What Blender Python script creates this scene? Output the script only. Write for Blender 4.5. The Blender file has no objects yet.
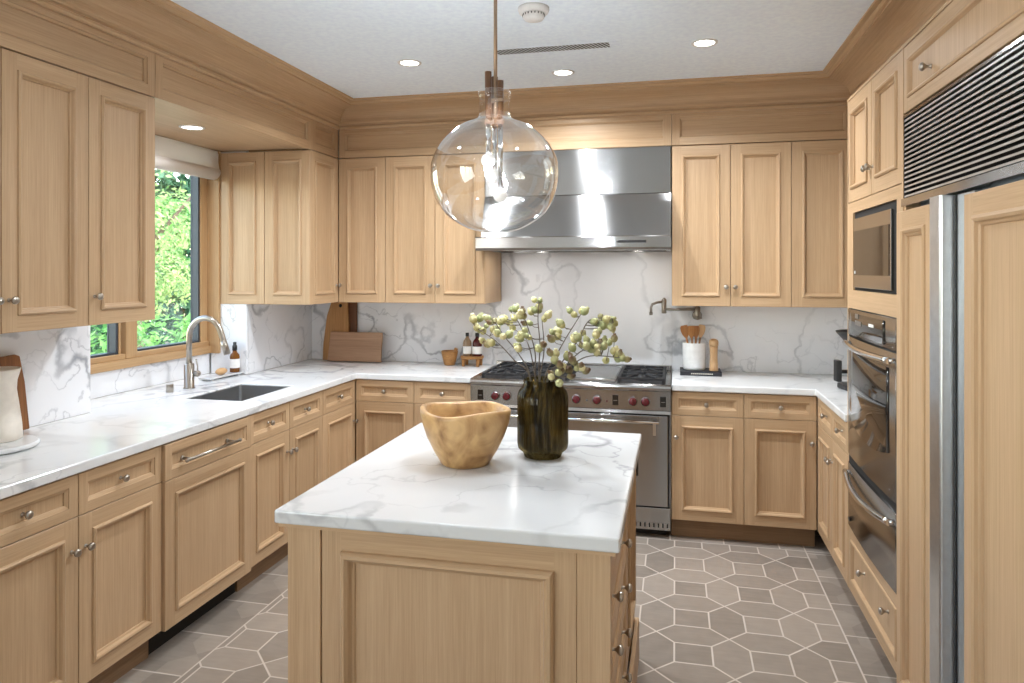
import bpy, bmesh, math, random
from mathutils import Vector, Matrix
from mathutils.geometry import tessellate_polygon

SC = bpy.context.scene
COL = SC.collection
PI = math.pi
R = random.Random(7)

# ------------------------------------------------------------------ camera
cam_d = bpy.data.cameras.new('camera')
cam = bpy.data.objects.new('camera', cam_d)
COL.objects.link(cam)
cam.location = (0, 0, 1.584)
cam.rotation_euler = (PI / 2, 0, math.radians(12.961))
cam_d.sensor_width = 36
cam_d.lens = 709.555 / 1024 * 36
cam_d.shift_y = -(341.5 - 270.423) / 1024
cam_d.clip_start = 0.02
SC.camera = cam

# ------------------------------------------------------------------ render look
SC.view_settings.view_transform = 'Standard'
SC.view_settings.look = 'None'
SC.view_settings.gamma = 1
SC.view_settings.use_curve_mapping = False
SC.view_settings.exposure = 0.36
SC.render.engine = 'CYCLES'
cy = SC.cycles
cy.use_denoising = True
cy.max_bounces = 10
cy.diffuse_bounces = 5
cy.glossy_bounces = 5
cy.transparent_max_bounces = 24
cy.caustics_reflective = False
cy.caustics_refractive = False
cy.sample_clamp_indirect = 6

# ------------------------------------------------------------------ world, sun, added side light, sink window portal
world = bpy.data.worlds.new('sky')
SC.world = world
world.use_nodes = True
wn = world.node_tree
bg = wn.nodes['Background']
sky = wn.nodes.new('ShaderNodeTexSky')
sky.sky_type = 'NISHITA'
sky.sun_disc = False
sky.sun_elevation = math.radians(52)
sky.sun_rotation = math.radians(90)
warm = wn.nodes.new('ShaderNodeMix')
warm.data_type = 'RGBA'
warm.blend_type = 'MULTIPLY'
warm.inputs['Factor'].default_value = 1
warm.inputs['B'].default_value = (1.06, .96, .82, 1)
wn.links.new(sky.outputs['Color'], warm.inputs['A'])
wn.links.new(warm.outputs['Result'], bg.inputs['Color'])
bg.inputs['Strength'].default_value = 1.5

def light(name, kind, loc, rot, energy, color=(1, 1, 1), **kw):
    d = bpy.data.lights.new(name, kind)
    d.energy = energy
    d.color = color
    for k, v in kw.items():
        setattr(d, k, v)
    o = bpy.data.objects.new(name, d)
    o.location = loc
    o.rotation_euler = rot
    COL.objects.link(o)
    return o

light('sun', 'SUN', (6, 3, 9), (0, math.radians(40), math.radians(-18)), 3.0, (1, .94, .84), angle=math.radians(0.6))
# added fill light, set in an invented side window behind the camera
light('added_side_light', 'AREA', (-2.66, -1.15, 1.62), (0, -PI / 2 - .50, 0), 52, (.97, .96, .94), shape='RECTANGLE', size=1.3, size_y=2.8)
# the sky seen through the sink window
light('sink_window_portal', 'AREA', (-3.13, 3.42, 1.7), (0, -PI / 2, 0), 1, shape='RECTANGLE', size=1.3, size_y=1.25)
bpy.data.lights['sink_window_portal'].cycles.is_portal = True

# ------------------------------------------------------------------ materials
def lin(r, g, b):
    f = lambda c: (c / 255 / 12.92) if c / 255 <= .04045 else ((c / 255 + .055) / 1.055) ** 2.4
    return (f(r), f(g), f(b), 1)

def mat(name):
    m = bpy.data.materials.new(name)
    m.use_nodes = True
    nt = m.node_tree
    p = nt.nodes['Principled BSDF']
    return m, nt, p

def N(nt, typ, **kw):
    n = nt.nodes.new('ShaderNode' + typ)
    for k, v in kw.items():
        if k.startswith('i_'):
            n.inputs[int(k[2:])].default_value = v
        else:
            setattr(n, k, v)
    return n

def L(nt, a, b):
    nt.links.new(a, b)

def ramp(nt, stops):
    n = nt.nodes.new('ShaderNodeValToRGB')
    e = n.color_ramp.elements
    while len(e) < len(stops):
        e.new(.5)
    for k, (p, c) in enumerate(stops):
        e[k].position = p
        e[k].color = c if len(c) == 4 else (*c, 1)
    return n

def math_n(nt, op, a, b=None, c=None):
    n = nt.nodes.new('ShaderNodeMath')
    n.operation = op
    for k, v in enumerate((a, b, c)):
        if v is None:
            continue
        if isinstance(v, (int, float)):
            n.inputs[k].default_value = v
        else:
            nt.links.new(v, n.inputs[k])
    return n.outputs[0]

def obj_coords(nt, rand=True, amount=13.0):
    tc = N(nt, 'TexCoord')
    if not rand:
        return tc.outputs['Object']
    oi = N(nt, 'ObjectInfo')
    mul = math_n(nt, 'MULTIPLY', oi.outputs['Random'], amount)
    add = N(nt, 'VectorMath', operation='ADD')
    L(nt, tc.outputs['Object'], add.inputs[0])
    L(nt, mul, add.inputs[1])
    return add.outputs[0]

def wood(name, axis, light_c, dark_c, rough=.42, fine=1.0, warm=None, rand=True, contrast=1.0):
    m, nt, p = mat(name)
    co = obj_coords(nt, rand)
    def scl(along, across):
        mp = N(nt, 'Mapping')
        s = [across] * 3
        s['xyz'.index(axis)] = along
        mp.inputs['Scale'].default_value = s
        L(nt, co, mp.inputs[0])
        return mp.outputs[0]
    n1 = N(nt, 'TexNoise'); n1.inputs['Scale'].default_value = 1; n1.inputs['Detail'].default_value = 5; n1.inputs['Roughness'].default_value = .65
    L(nt, scl(1.6 * fine, 130 * fine), n1.inputs['Vector'])
    n2 = N(nt, 'TexNoise'); n2.inputs['Scale'].default_value = 1; n2.inputs['Detail'].default_value = 3; n2.inputs['Distortion'].default_value = .4
    L(nt, scl(.7 * fine, 11 * fine), n2.inputs['Vector'])
    n3 = N(nt, 'TexNoise'); n3.inputs['Scale'].default_value = 1; n3.inputs['Detail'].default_value = 2
    L(nt, scl(9 * fine, 320 * fine), n3.inputs['Vector'])
    a = math_n(nt, 'MULTIPLY', n1.outputs['Fac'], .45)
    b = math_n(nt, 'MULTIPLY', n2.outputs['Fac'], .30)
    c = math_n(nt, 'MULTIPLY', n3.outputs['Fac'], .25)
    t = math_n(nt, 'ADD', math_n(nt, 'ADD', a, b), c)
    h = .14 / contrast
    r = ramp(nt, [(.5 - h, dark_c), (.5 + h, light_c)])
    L(nt, t, r.inputs[0])
    col = r.outputs[0]
    oi = N(nt, 'ObjectInfo')
    hv = N(nt, 'HueSaturation')
    val = math_n(nt, 'ADD', math_n(nt, 'MULTIPLY', oi.outputs['Random'], .10), .95)
    L(nt, val, hv.inputs['Value'])
    L(nt, col, hv.inputs['Color'])
    L(nt, hv.outputs[0], p.inputs['Base Color'])
    p.inputs['Roughness'].default_value = rough
    p.inputs['Specular IOR Level'].default_value = .35
    bp = N(nt, 'Bump'); bp.inputs['Strength'].default_value = .12; bp.inputs['Distance'].default_value = .0015
    L(nt, t, bp.inputs['Height']); L(nt, bp.outputs[0], p.inputs['Normal'])
    return m

OAK_L, OAK_D = lin(200, 169, 134), lin(176, 145, 110)
oak_x = wood('pale_oak_grain_along_x', 'x', OAK_L, OAK_D)
oak_y = wood('pale_oak_grain_along_y', 'y', OAK_L, OAK_D)
oak_z = wood('pale_oak_grain_upright', 'z', OAK_L, OAK_D)
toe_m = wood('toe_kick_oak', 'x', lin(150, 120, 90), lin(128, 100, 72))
win_wood_z = wood('window_oak_upright', 'z', lin(194, 160, 118), lin(168, 132, 92))
win_wood_y = wood('window_oak_level', 'y', lin(194, 160, 118), lin(168, 132, 92))
def burl():
    m, nt, p = mat('teak_root')
    co = obj_coords(nt)
    n = N(nt, 'TexNoise'); n.inputs['Scale'].default_value = 9; n.inputs['Detail'].default_value = 5; n.inputs['Distortion'].default_value = 1.6
    L(nt, co, n.inputs['Vector'])
    w = N(nt, 'TexWave'); w.inputs['Scale'].default_value = 5; w.inputs['Distortion'].default_value = 14; w.inputs['Detail'].default_value = 3; w.inputs['Detail Scale'].default_value = 1.4
    L(nt, co, w.inputs['Vector'])
    t = math_n(nt, 'ADD', math_n(nt, 'MULTIPLY', n.outputs['Fac'], .93), math_n(nt, 'MULTIPLY', w.outputs['Fac'], .07))
    r = ramp(nt, [(.28, lin(132, 94, 56)), (.44, lin(176, 136, 88)), (.66, lin(206, 168, 116))])
    L(nt, t, r.inputs[0]); L(nt, r.outputs[0], p.inputs['Base Color'])
    p.inputs['Roughness'].default_value = .38
    return m
bowl_m = burl()
boardA_m = wood('maple_board', 'z', lin(196, 150, 96), lin(150, 104, 60), contrast=1.1)
boardB_m = wood('walnut_board', 'z', lin(122, 78, 48), lin(84, 50, 30))
boardC_m = wood('old_board', 'x', lin(186, 150, 120), lin(150, 112, 84))
boardD_m = wood('brown_board', 'z', lin(150, 100, 58), lin(110, 68, 38), contrast=1.3)
beech_m = wood('beech', 'z', lin(216, 178, 136), lin(192, 150, 106))
spoon_m = wood('spoon_wood', 'z', lin(176, 122, 70), lin(140, 90, 48))
acacia_m = wood('acacia', 'x', lin(190, 140, 84), lin(150, 102, 56), fine=.8)
pendant_wood = wood('bronzed_rod', 'z', lin(120, 84, 56), lin(96, 66, 44), rough=.35)

def marble(name, base, vein, scale, sharp, amount, cloud, rough=.12, seed=0.0, stretch=(1, 1, 1)):
    m, nt, p = mat(name)
    tc = N(nt, 'TexCoord')
    mp = N(nt, 'Mapping'); mp.inputs['Location'].default_value = (seed, seed * 1.7, seed * .6); mp.inputs['Rotation'].default_value = (.4, .5, .6)
    mp.inputs['Scale'].default_value = stretch
    L(nt, tc.outputs['Object'], mp.inputs[0])
    co = mp.outputs[0]
    d = N(nt, 'TexNoise'); d.inputs['Scale'].default_value = scale * 1.3; d.inputs['Detail'].default_value = 6; d.inputs['Roughness'].default_value = .6
    L(nt, co, d.inputs['Vector'])
    sub = N(nt, 'VectorMath', operation='SUBTRACT'); L(nt, d.outputs['Color'], sub.inputs[0]); sub.inputs[1].default_value = (.5, .5, .5)
    sc = N(nt, 'VectorMath', operation='SCALE'); L(nt, sub.outputs[0], sc.inputs[0]); sc.inputs['Scale'].default_value = .24
    ad = N(nt, 'VectorMath', operation='ADD'); L(nt, co, ad.inputs[0]); L(nt, sc.outputs[0], ad.inputs[1])
    def veins(s, width):
        n = N(nt, 'TexNoise'); n.inputs['Scale'].default_value = s; n.inputs['Detail'].default_value = 2.5; n.inputs['Roughness'].default_value = .45
        L(nt, ad.outputs[0], n.inputs['Vector'])
        v = math_n(nt, 'ABSOLUTE', math_n(nt, 'SUBTRACT', n.outputs['Fac'], .5))
        r = N(nt, 'MapRange'); r.inputs['From Min'].default_value = 0; r.inputs['From Max'].default_value = width
        r.inputs['To Min'].default_value = 1; r.inputs['To Max'].default_value = 0
        r.interpolation_type = 'SMOOTHSTEP'
        L(nt, v, r.inputs['Value'])
        return r.outputs[0]
    k = N(nt, 'TexNoise'); k.inputs['Scale'].default_value = scale * .9; k.inputs['Detail'].default_value = 3
    L(nt, co, k.inputs['Vector'])
    km = N(nt, 'MapRange'); km.inputs['From Min'].default_value = .42; km.inputs['From Max'].default_value = .68
    L(nt, k.outputs['Fac'], km.inputs['Value'])
    v1 = math_n(nt, 'MULTIPLY', veins(scale, sharp), math_n(nt, 'ADD', math_n(nt, 'MULTIPLY', km.outputs[0], .8), .2))
    v2 = math_n(nt, 'MULTIPLY', math_n(nt, 'MULTIPLY', veins(scale * 2.7, sharp * .9), km.outputs[0]), .6)
    vv = math_n(nt, 'MULTIPLY', math_n(nt, 'MAXIMUM', v1, v2), amount)
    cl = math_n(nt, 'MULTIPLY', math_n(nt, 'MULTIPLY', veins(scale * .8, .16), km.outputs[0]), cloud)
    tot = math_n(nt, 'MINIMUM', math_n(nt, 'ADD', vv, cl), 1)
    mx = N(nt, 'Mix', data_type='RGBA')
    mx.inputs['A'].default_value = base; mx.inputs['B'].default_value = vein
    L(nt, tot, mx.inputs['Factor'])
    L(nt, mx.outputs['Result'], p.inputs['Base Color'])
    p.inputs['Roughness'].default_value = rough
    return m

marble_top = marble('white_marble_counter', lin(230, 231, 231), lin(154, 156, 160), 1.8, .022, .7, .25, rough=.16)
marble_isl = marble('white_marble_island', lin(210, 211, 211), lin(146, 146, 150), 1.7, .02, .85, .22, rough=.16, seed=9.4)
marble_wall = marble('white_marble_splash', lin(240, 241, 244), lin(146, 149, 156), 1.9, .018, .8, .26, rough=.2, seed=2.2)

def plain(name, c, rough=.5, metal=0, spec=.5, coat=0, emit=None, strength=0, **kw):
    m, nt, p = mat(name)
    n = N(nt, 'TexNoise'); n.inputs['Scale'].default_value = 40; n.inputs['Detail'].default_value = 2
    L(nt, obj_coords(nt), n.inputs['Vector'])
    r = ramp(nt, [(.3, tuple(x * .95 for x in c[:3])), (.7, tuple(min(1, x * 1.04) for x in c[:3]))])
    L(nt, n.outputs['Fac'], r.inputs[0]); L(nt, r.outputs[0], p.inputs['Base Color'])
    p.inputs['Roughness'].default_value = rough
    p.inputs['Metallic'].default_value = metal
    p.inputs['Specular IOR Level'].default_value = spec
    p.inputs['Coat Weight'].default_value = coat
    if emit:
        p.inputs['Emission Color'].default_value = emit
        p.inputs['Emission Strength'].default_value = strength
    return m

def steel(name, c=(.36, .355, .35), rough=.2, aniso=.97, tangent='Z'):
    m, nt, p = mat(name)
    mp = N(nt, 'Mapping'); mp.inputs['Scale'].default_value = (3, 3, 500)
    L(nt, obj_coords(nt), mp.inputs[0])
    n = N(nt, 'TexNoise'); n.inputs['Scale'].default_value = 1; n.inputs['Detail'].default_value = 2
    L(nt, mp.outputs[0], n.inputs['Vector'])
    r = N(nt, 'MapRange'); r.inputs['To Min'].default_value = rough * .9; r.inputs['To Max'].default_value = rough * 1.12
    L(nt, n.outputs['Fac'], r.inputs['Value']); L(nt, r.outputs[0], p.inputs['Roughness'])
    p.inputs['Base Color'].default_value = (*c, 1)
    p.inputs['Metallic'].default_value = 1
    p.inputs['Anisotropic'].default_value = aniso
    p.inputs['Anisotropic Rotation'].default_value = .25
    t = N(nt, 'Tangent', direction_type='RADIAL', axis=tangent)
    L(nt, t.outputs[0], p.inputs['Tangent'])
    return m

steel_m = steel('brushed_steel')
steel_dk = steel('dark_brushed_steel', (.40, .39, .38), .24)
polish_m = plain('polished_steel', (.70, .70, .70), .12, 1)
nickel_m = plain('satin_nickel', (.44, .40, .35), .28, 1)
bronze_m = plain('aged_bronze', (.30, .26, .22), .32, 1)
rod_m = plain('pendant_rod_metal', (.42, .30, .21), .28, 1)
chrome_m = plain('pendant_tube_metal', (.72, .72, .72), .15, 1)
slat_m = plain('grille_steel', (.62, .62, .63), .38, 1)
recess_m = plain('satin_fridge_steel', (.66, .70, .74), .30, 1)
black_m = plain('black_plastic', (.012, .012, .013), .4)
iron_m = plain('cast_iron', (.012, .012, .014), .55)
blackglass_m = plain('black_oven_glass', (.012, .010, .009), .05, 0, .6)
redknob_m = plain('dark_red_knob', lin(82, 10, 22), .25, coat=.6)
white_m = plain('ceiling_paint', lin(236, 245, 255), .8)
wall_m = plain('wall_paint', lin(226, 224, 220), .8)
ceramic_m = plain('white_ceramic', lin(240, 240, 240), .25)
cream_m = plain('cream_ceramic', lin(236, 228, 216), .55)
plastic_w = plain('white_plastic', lin(226, 224, 220), .45)
dark_gap = plain('dark_gap', (.012, .011, .010), .8)
label_m = plain('paper_label', lin(236, 234, 230), .7)
print_m = plain('label_print', lin(120, 116, 112), .7)
def leaf_mat(name, a, b):
    m, nt, p = mat(name)
    out = nt.nodes['Material Output']
    n = N(nt, 'TexNoise'); n.inputs['Scale'].default_value = 2.3; n.inputs['Detail'].default_value = 4
    tc = N(nt, 'TexCoord'); L(nt, tc.outputs['Object'], n.inputs['Vector'])
    r = ramp(nt, [(.36, a), (.64, b)])
    L(nt, n.outputs['Fac'], r.inputs[0]); L(nt, r.outputs[0], p.inputs['Base Color'])
    p.inputs['Roughness'].default_value = .5
    tl = N(nt, 'BsdfTranslucent'); L(nt, r.outputs[0], tl.inputs[0])
    mx = N(nt, 'MixShader'); mx.inputs[0].default_value = .4
    L(nt, p.outputs[0], mx.inputs[1]); L(nt, tl.outputs[0], mx.inputs[2]); L(nt, mx.outputs[0], out.inputs[0])
    return m
linen_m = leaf_mat('blind_linen', lin(238, 232, 226), lin(246, 241, 236))
soap_m = plain('sponge_wood', lin(206, 164, 116), .6)
win_dark = plain('dark_aluminium', lin(62, 67, 74), .45, .2)
stem_m = plain('grey_brown_stem', lin(96, 86, 76), .7)
trunk_m = plain('bark', lin(96, 84, 70), .9)
lens_m = plain('lamp_lens', (1, 1, 1), .4, emit=(1, .96, .9, 1), strength=9)
bulb_m = plain('milk_glass_bulb', lin(250, 250, 250), .2, emit=(1, .98, .95, 1), strength=.3)
sinkin_m = steel('sink_steel', (.42, .42, .42), .32, .3)
blue_pl = plain('fridge_liner', lin(150, 162, 174), .25)
book_m = plain('dark_cloth', lin(38, 38, 44), .6)
pages_m = plain('page_edges', lin(214, 208, 196), .8)
ground_m = plain('pale_bounce_ground', lin(186, 182, 168), .95)  # ground made pale to bounce sunlight up through the sink window
cord_m = plain('linen_loop', lin(214, 204, 180), .9)

def thin_glass(name, tint, k=1.0, base=.03, rough=0.0):
    m, nt, p = mat(name)
    nt.nodes.remove(p)
    out = nt.nodes['Material Output']
    tr = N(nt, 'BsdfTransparent'); tr.inputs[0].default_value = tint
    gl = N(nt, 'BsdfGlossy'); gl.inputs['Roughness'].default_value = rough; gl.inputs['Color'].default_value = (1, 1, 1, 1)
    lw = N(nt, 'LayerWeight'); lw.inputs[0].default_value = .5
    pw = math_n(nt, 'POWER', lw.outputs['Facing'], 2.6)
    f = math_n(nt, 'MINIMUM', math_n(nt, 'ADD', math_n(nt, 'MULTIPLY', pw, k), base), 1)
    mx = N(nt, 'MixShader'); L(nt, f, mx.inputs[0]); L(nt, tr.outputs[0], mx.inputs[1]); L(nt, gl.outputs[0], mx.inputs[2])
    L(nt, mx.outputs[0], out.inputs[0])
    return m

globe_glass = thin_glass('clear_blown_glass', (.97, .98, .985, 1), 1.15, .09)
pane_glass = thin_glass('window_glass', (.97, .98, .97, 1), .6, .03)

def vase_mat():
    m, nt, p = mat('olive_ribbed_glass')
    out = nt.nodes['Material Output']
    tr = N(nt, 'BsdfTransparent'); tr.inputs[0].default_value = (.42, .39, .20, 1)
    n = N(nt, 'TexNoise'); n.inputs['Scale'].default_value = 1; n.inputs['Detail'].default_value = 4
    mp = N(nt, 'Mapping'); mp.inputs['Scale'].default_value = (70, 70, 7)
    L(nt, obj_coords(nt), mp.inputs[0]); L(nt, mp.outputs[0], n.inputs['Vector'])
    r = ramp(nt, [(.38, lin(40, 35, 20)), (.62, lin(128, 108, 58))])
    L(nt, n.outputs['Fac'], r.inputs[0])
    r2 = ramp(nt, [(.38, (.20, .17, .09, 1)), (.62, (.58, .50, .30, 1))])
    L(nt, n.outputs['Fac'], r2.inputs[0]); L(nt, r2.outputs[0], tr.inputs[0])
    L(nt, r.outputs[0], p.inputs['Base Color'])
    p.inputs['Roughness'].default_value = .06
    p.inputs['Specular IOR Level'].default_value = .7
    mx = N(nt, 'MixShader'); mx.inputs[0].default_value = .22
    L(nt, tr.outputs[0], mx.inputs[1]); L(nt, p.outputs[0], mx.inputs[2])
    L(nt, mx.outputs[0], out.inputs[0])
    return m
vase_m = vase_mat()

def bottle_mat(name, c, a=.55):
    m, nt, p = mat(name)
    out = nt.nodes['Material Output']
    tr = N(nt, 'BsdfTransparent'); tr.inputs[0].default_value = c
    p.inputs['Base Color'].default_value = tuple(x * .5 for x in c[:3]) + (1,)
    p.inputs['Roughness'].default_value = .08
    mx = N(nt, 'MixShader'); mx.inputs[0].default_value = a
    L(nt, tr.outputs[0], mx.inputs[1]); L(nt, p.outputs[0], mx.inputs[2]); L(nt, mx.outputs[0], out.inputs[0])
    return m
amber_m = bottle_mat('amber_glass', (.55, .22, .04, 1), .6)
darkred_m = bottle_mat('dark_red_liquid', (.16, .02, .02, 1), .8)
pale_m = bottle_mat('pale_oil', (.86, .66, .46, 1), .45)
clear_m = bottle_mat('clear_small_glass', (.93, .94, .94, 1), .2)

leaf_bright = leaf_mat('bright_leaves', lin(70, 118, 60), lin(186, 206, 134))
leaf_mid = leaf_mat('mid_leaves', lin(74, 132, 70), lin(130, 180, 96))
leaf_dark = leaf_mat('dark_leaves', lin(34, 78, 56), lin(72, 120, 84))

def pod_mat(name, a, b):
    m, nt, p = mat(name)
    tc = N(nt, 'TexCoord')
    sx = N(nt, 'SeparateXYZ'); L(nt, tc.outputs['Generated'], sx.inputs[0])
    n = N(nt, 'TexNoise'); n.inputs['Scale'].default_value = 90
    L(nt, tc.outputs['Object'], n.inputs['Vector'])
    f = math_n(nt, 'ADD', math_n(nt, 'MULTIPLY', sx.outputs['Z'], .7), math_n(nt, 'MULTIPLY', n.outputs['Fac'], .3))
    r = ramp(nt, [(.3, a), (.75, b)])
    L(nt, f, r.inputs[0]); L(nt, r.outputs[0], p.inputs['Base Color'])
    p.inputs['Roughness'].default_value = .6
    return m
pod_mats = [pod_mat('sage_pod', lin(140, 146, 98), lin(190, 188, 138)),
            pod_mat('cream_pod', lin(176, 170, 112), lin(220, 210, 162)),
            pod_mat('brown_tipped_pod', lin(158, 152, 106), lin(98, 72, 48))]

def floor_mat():
    m, nt, p = mat('stone_mosaic_floor')
    tc = N(nt, 'TexCoord')
    sp = N(nt, 'SeparateXYZ'); L(nt, tc.outputs['Object'], sp.inputs[0])
    A = .3072
    X = math_n(nt, 'DIVIDE', math_n(nt, 'SUBTRACT', sp.outputs['X'], .226), A)
    Y = math_n(nt, 'DIVIDE', math_n(nt, 'SUBTRACT', sp.outputs['Y'], 3.485), A)
    rx = math_n(nt, 'ROUND', X); ry = math_n(nt, 'ROUND', Y)
    fx = math_n(nt, 'FLOOR', X); fy = math_n(nt, 'FLOOR', Y)
    u = math_n(nt, 'ABSOLUTE', math_n(nt, 'SUBTRACT', X, rx))
    v = math_n(nt, 'ABSOLUTE', math_n(nt, 'SUBTRACT', Y, ry))
    q = .25
    gu = math_n(nt, 'GREATER_THAN', u, q); gv = math_n(nt, 'GREATER_THAN', v, q)
    du = math_n(nt, 'ABSOLUTE', math_n(nt, 'SUBTRACT', u, q)); dv = math_n(nt, 'ABSOLUTE', math_n(nt, 'SUBTRACT', v, q))
    dd = math_n(nt, 'MULTIPLY', math_n(nt, 'ABSOLUTE', math_n(nt, 'SUBTRACT', u, v)), .7071)
    # inside the q-square: diagonal; v>q: line u=q; u>q: line v=q
    d_diag = math_n(nt, 'ADD', dd, math_n(nt, 'MULTIPLY', math_n(nt, 'MAXIMUM', gu, gv), 9))
    d_u = math_n(nt, 'ADD', du, math_n(nt, 'MULTIPLY', math_n(nt, 'SUBTRACT', 1, gv), 9))
    d_v = math_n(nt, 'ADD', dv, math_n(nt, 'MULTIPLY', math_n(nt, 'SUBTRACT', 1, gu), 9))
    d = math_n(nt, 'MULTIPLY', math_n(nt, 'MINIMUM', d_diag, math_n(nt, 'MINIMUM', d_u, d_v)), A)
    # ids
    rect = math_n(nt, 'MULTIPLY', gu, gv)
    vgt = math_n(nt, 'GREATER_THAN', v, u)
    idx = N(nt, 'CombineXYZ')
    vx = math_n(nt, 'MULTIPLY', math_n(nt, 'ADD', rx, .3), vgt)
    hx = math_n(nt, 'MULTIPLY', math_n(nt, 'ADD', fx, .61), math_n(nt, 'SUBTRACT', 1, vgt))
    ex = math_n(nt, 'ADD', vx, hx)
    vy = math_n(nt, 'MULTIPLY', math_n(nt, 'ADD', fy, .3), vgt)
    hy = math_n(nt, 'MULTIPLY', math_n(nt, 'ADD', ry, .61), math_n(nt, 'SUBTRACT', 1, vgt))
    ey = math_n(nt, 'ADD', vy, hy)
    nr = math_n(nt, 'SUBTRACT', 1, rect)
    ix = math_n(nt, 'ADD', math_n(nt, 'MULTIPLY', ex, nr), math_n(nt, 'MULTIPLY', math_n(nt, 'ADD', fx, .87), rect))
    iy = math_n(nt, 'ADD', math_n(nt, 'MULTIPLY', ey, nr), math_n(nt, 'MULTIPLY', math_n(nt, 'ADD', fy, .87), rect))
    # border strips along the cabinets
    BX, BL, BY = .716, -1.877, 4.272
    inb = math_n(nt, 'MAXIMUM', math_n(nt, 'MAXIMUM', math_n(nt, 'GREATER_THAN', sp.outputs['X'], BX), math_n(nt, 'LESS_THAN', sp.outputs['X'], BL)), math_n(nt, 'GREATER_THAN', sp.outputs['Y'], BY))
    side = math_n(nt, 'MAXIMUM', math_n(nt, 'GREATER_THAN', sp.outputs['X'], BX), math_n(nt, 'LESS_THAN', sp.outputs['X'], BL))
    along = math_n(nt, 'ADD', math_n(nt, 'MULTIPLY', sp.outputs['Y'], side), math_n(nt, 'MULTIPLY', sp.outputs['X'], math_n(nt, 'SUBTRACT', 1, side)))
    T = math_n(nt, 'DIVIDE', math_n(nt, 'ADD', along, .03), .305)
    dt = math_n(nt, 'MULTIPLY', math_n(nt, 'ABSOLUTE', math_n(nt, 'SUBTRACT', T, math_n(nt, 'ROUND', T))), .305)
    nb = math_n(nt, 'SUBTRACT', 1, inb)
    d2 = math_n(nt, 'ADD', math_n(nt, 'MULTIPLY', d, nb), math_n(nt, 'MULTIPLY', dt, inb))
    db = math_n(nt, 'MINIMUM', math_n(nt, 'MINIMUM', math_n(nt, 'ABSOLUTE', math_n(nt, 'SUBTRACT', sp.outputs['X'], BX)), math_n(nt, 'ABSOLUTE', math_n(nt, 'SUBTRACT', sp.outputs['X'], BL))), math_n(nt, 'ABSOLUTE', math_n(nt, 'SUBTRACT', sp.outputs['Y'], BY)))
    d3 = math_n(nt, 'MINIMUM', d2, db)
    ix = math_n(nt, 'ADD', math_n(nt, 'MULTIPLY', ix, nb), math_n(nt, 'MULTIPLY', math_n(nt, 'FLOOR', T), inb))
    L(nt, ix, idx.inputs[0]); L(nt, iy, idx.inputs[1])
    wnz = N(nt, 'TexWhiteNoise'); L(nt, idx.outputs[0], wnz.inputs['Vector'])
    # stone with a faint fine grain across each tile
    mp = N(nt, 'Mapping'); mp.inputs['Scale'].default_value = (7, 60, 1)
    L(nt, tc.outputs['Object'], mp.inputs[0])
    n1 = N(nt, 'TexNoise'); n1.inputs['Scale'].default_value = 1; n1.inputs['Detail'].default_value = 4
    L(nt, mp.outputs[0], n1.inputs['Vector'])
    n2 = N(nt, 'TexNoise'); n2.inputs['Scale'].default_value = 14; n2.inputs['Detail'].default_value = 5
    L(nt, tc.outputs['Object'], n2.inputs['Vector'])
    t = math_n(nt, 'ADD', math_n(nt, 'ADD', math_n(nt, 'MULTIPLY', wnz.outputs['Value'], .42), math_n(nt, 'MULTIPLY', n1.outputs['Fac'], .30)), math_n(nt, 'MULTIPLY', n2.outputs['Fac'], .35))
    r = ramp(nt, [(.2, lin(128, 118, 108)), (.85, lin(164, 152, 140))])
    L(nt, t, r.inputs[0])
    g = N(nt, 'MapRange'); g.inputs['From Min'].default_value = .0028; g.inputs['From Max'].default_value = .0045
    L(nt, d3, g.inputs['Value'])
    mx = N(nt, 'Mix', data_type='RGBA'); mx.inputs['A'].default_value = lin(202, 191, 180)
    L(nt, r.outputs[0], mx.inputs['B']); L(nt, g.outputs[0], mx.inputs['Factor'])
    L(nt, mx.outputs['Result'], p.inputs['Base Color'])
    p.inputs['Roughness'].default_value = .32
    bp = N(nt, 'Bump'); bp.inputs['Strength'].default_value = .3; bp.inputs['Distance'].default_value = .002
    L(nt, g.outputs[0], bp.inputs['Height']); L(nt, bp.outputs[0], p.inputs['Normal'])
    return m
floor_m = floor_mat()

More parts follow.
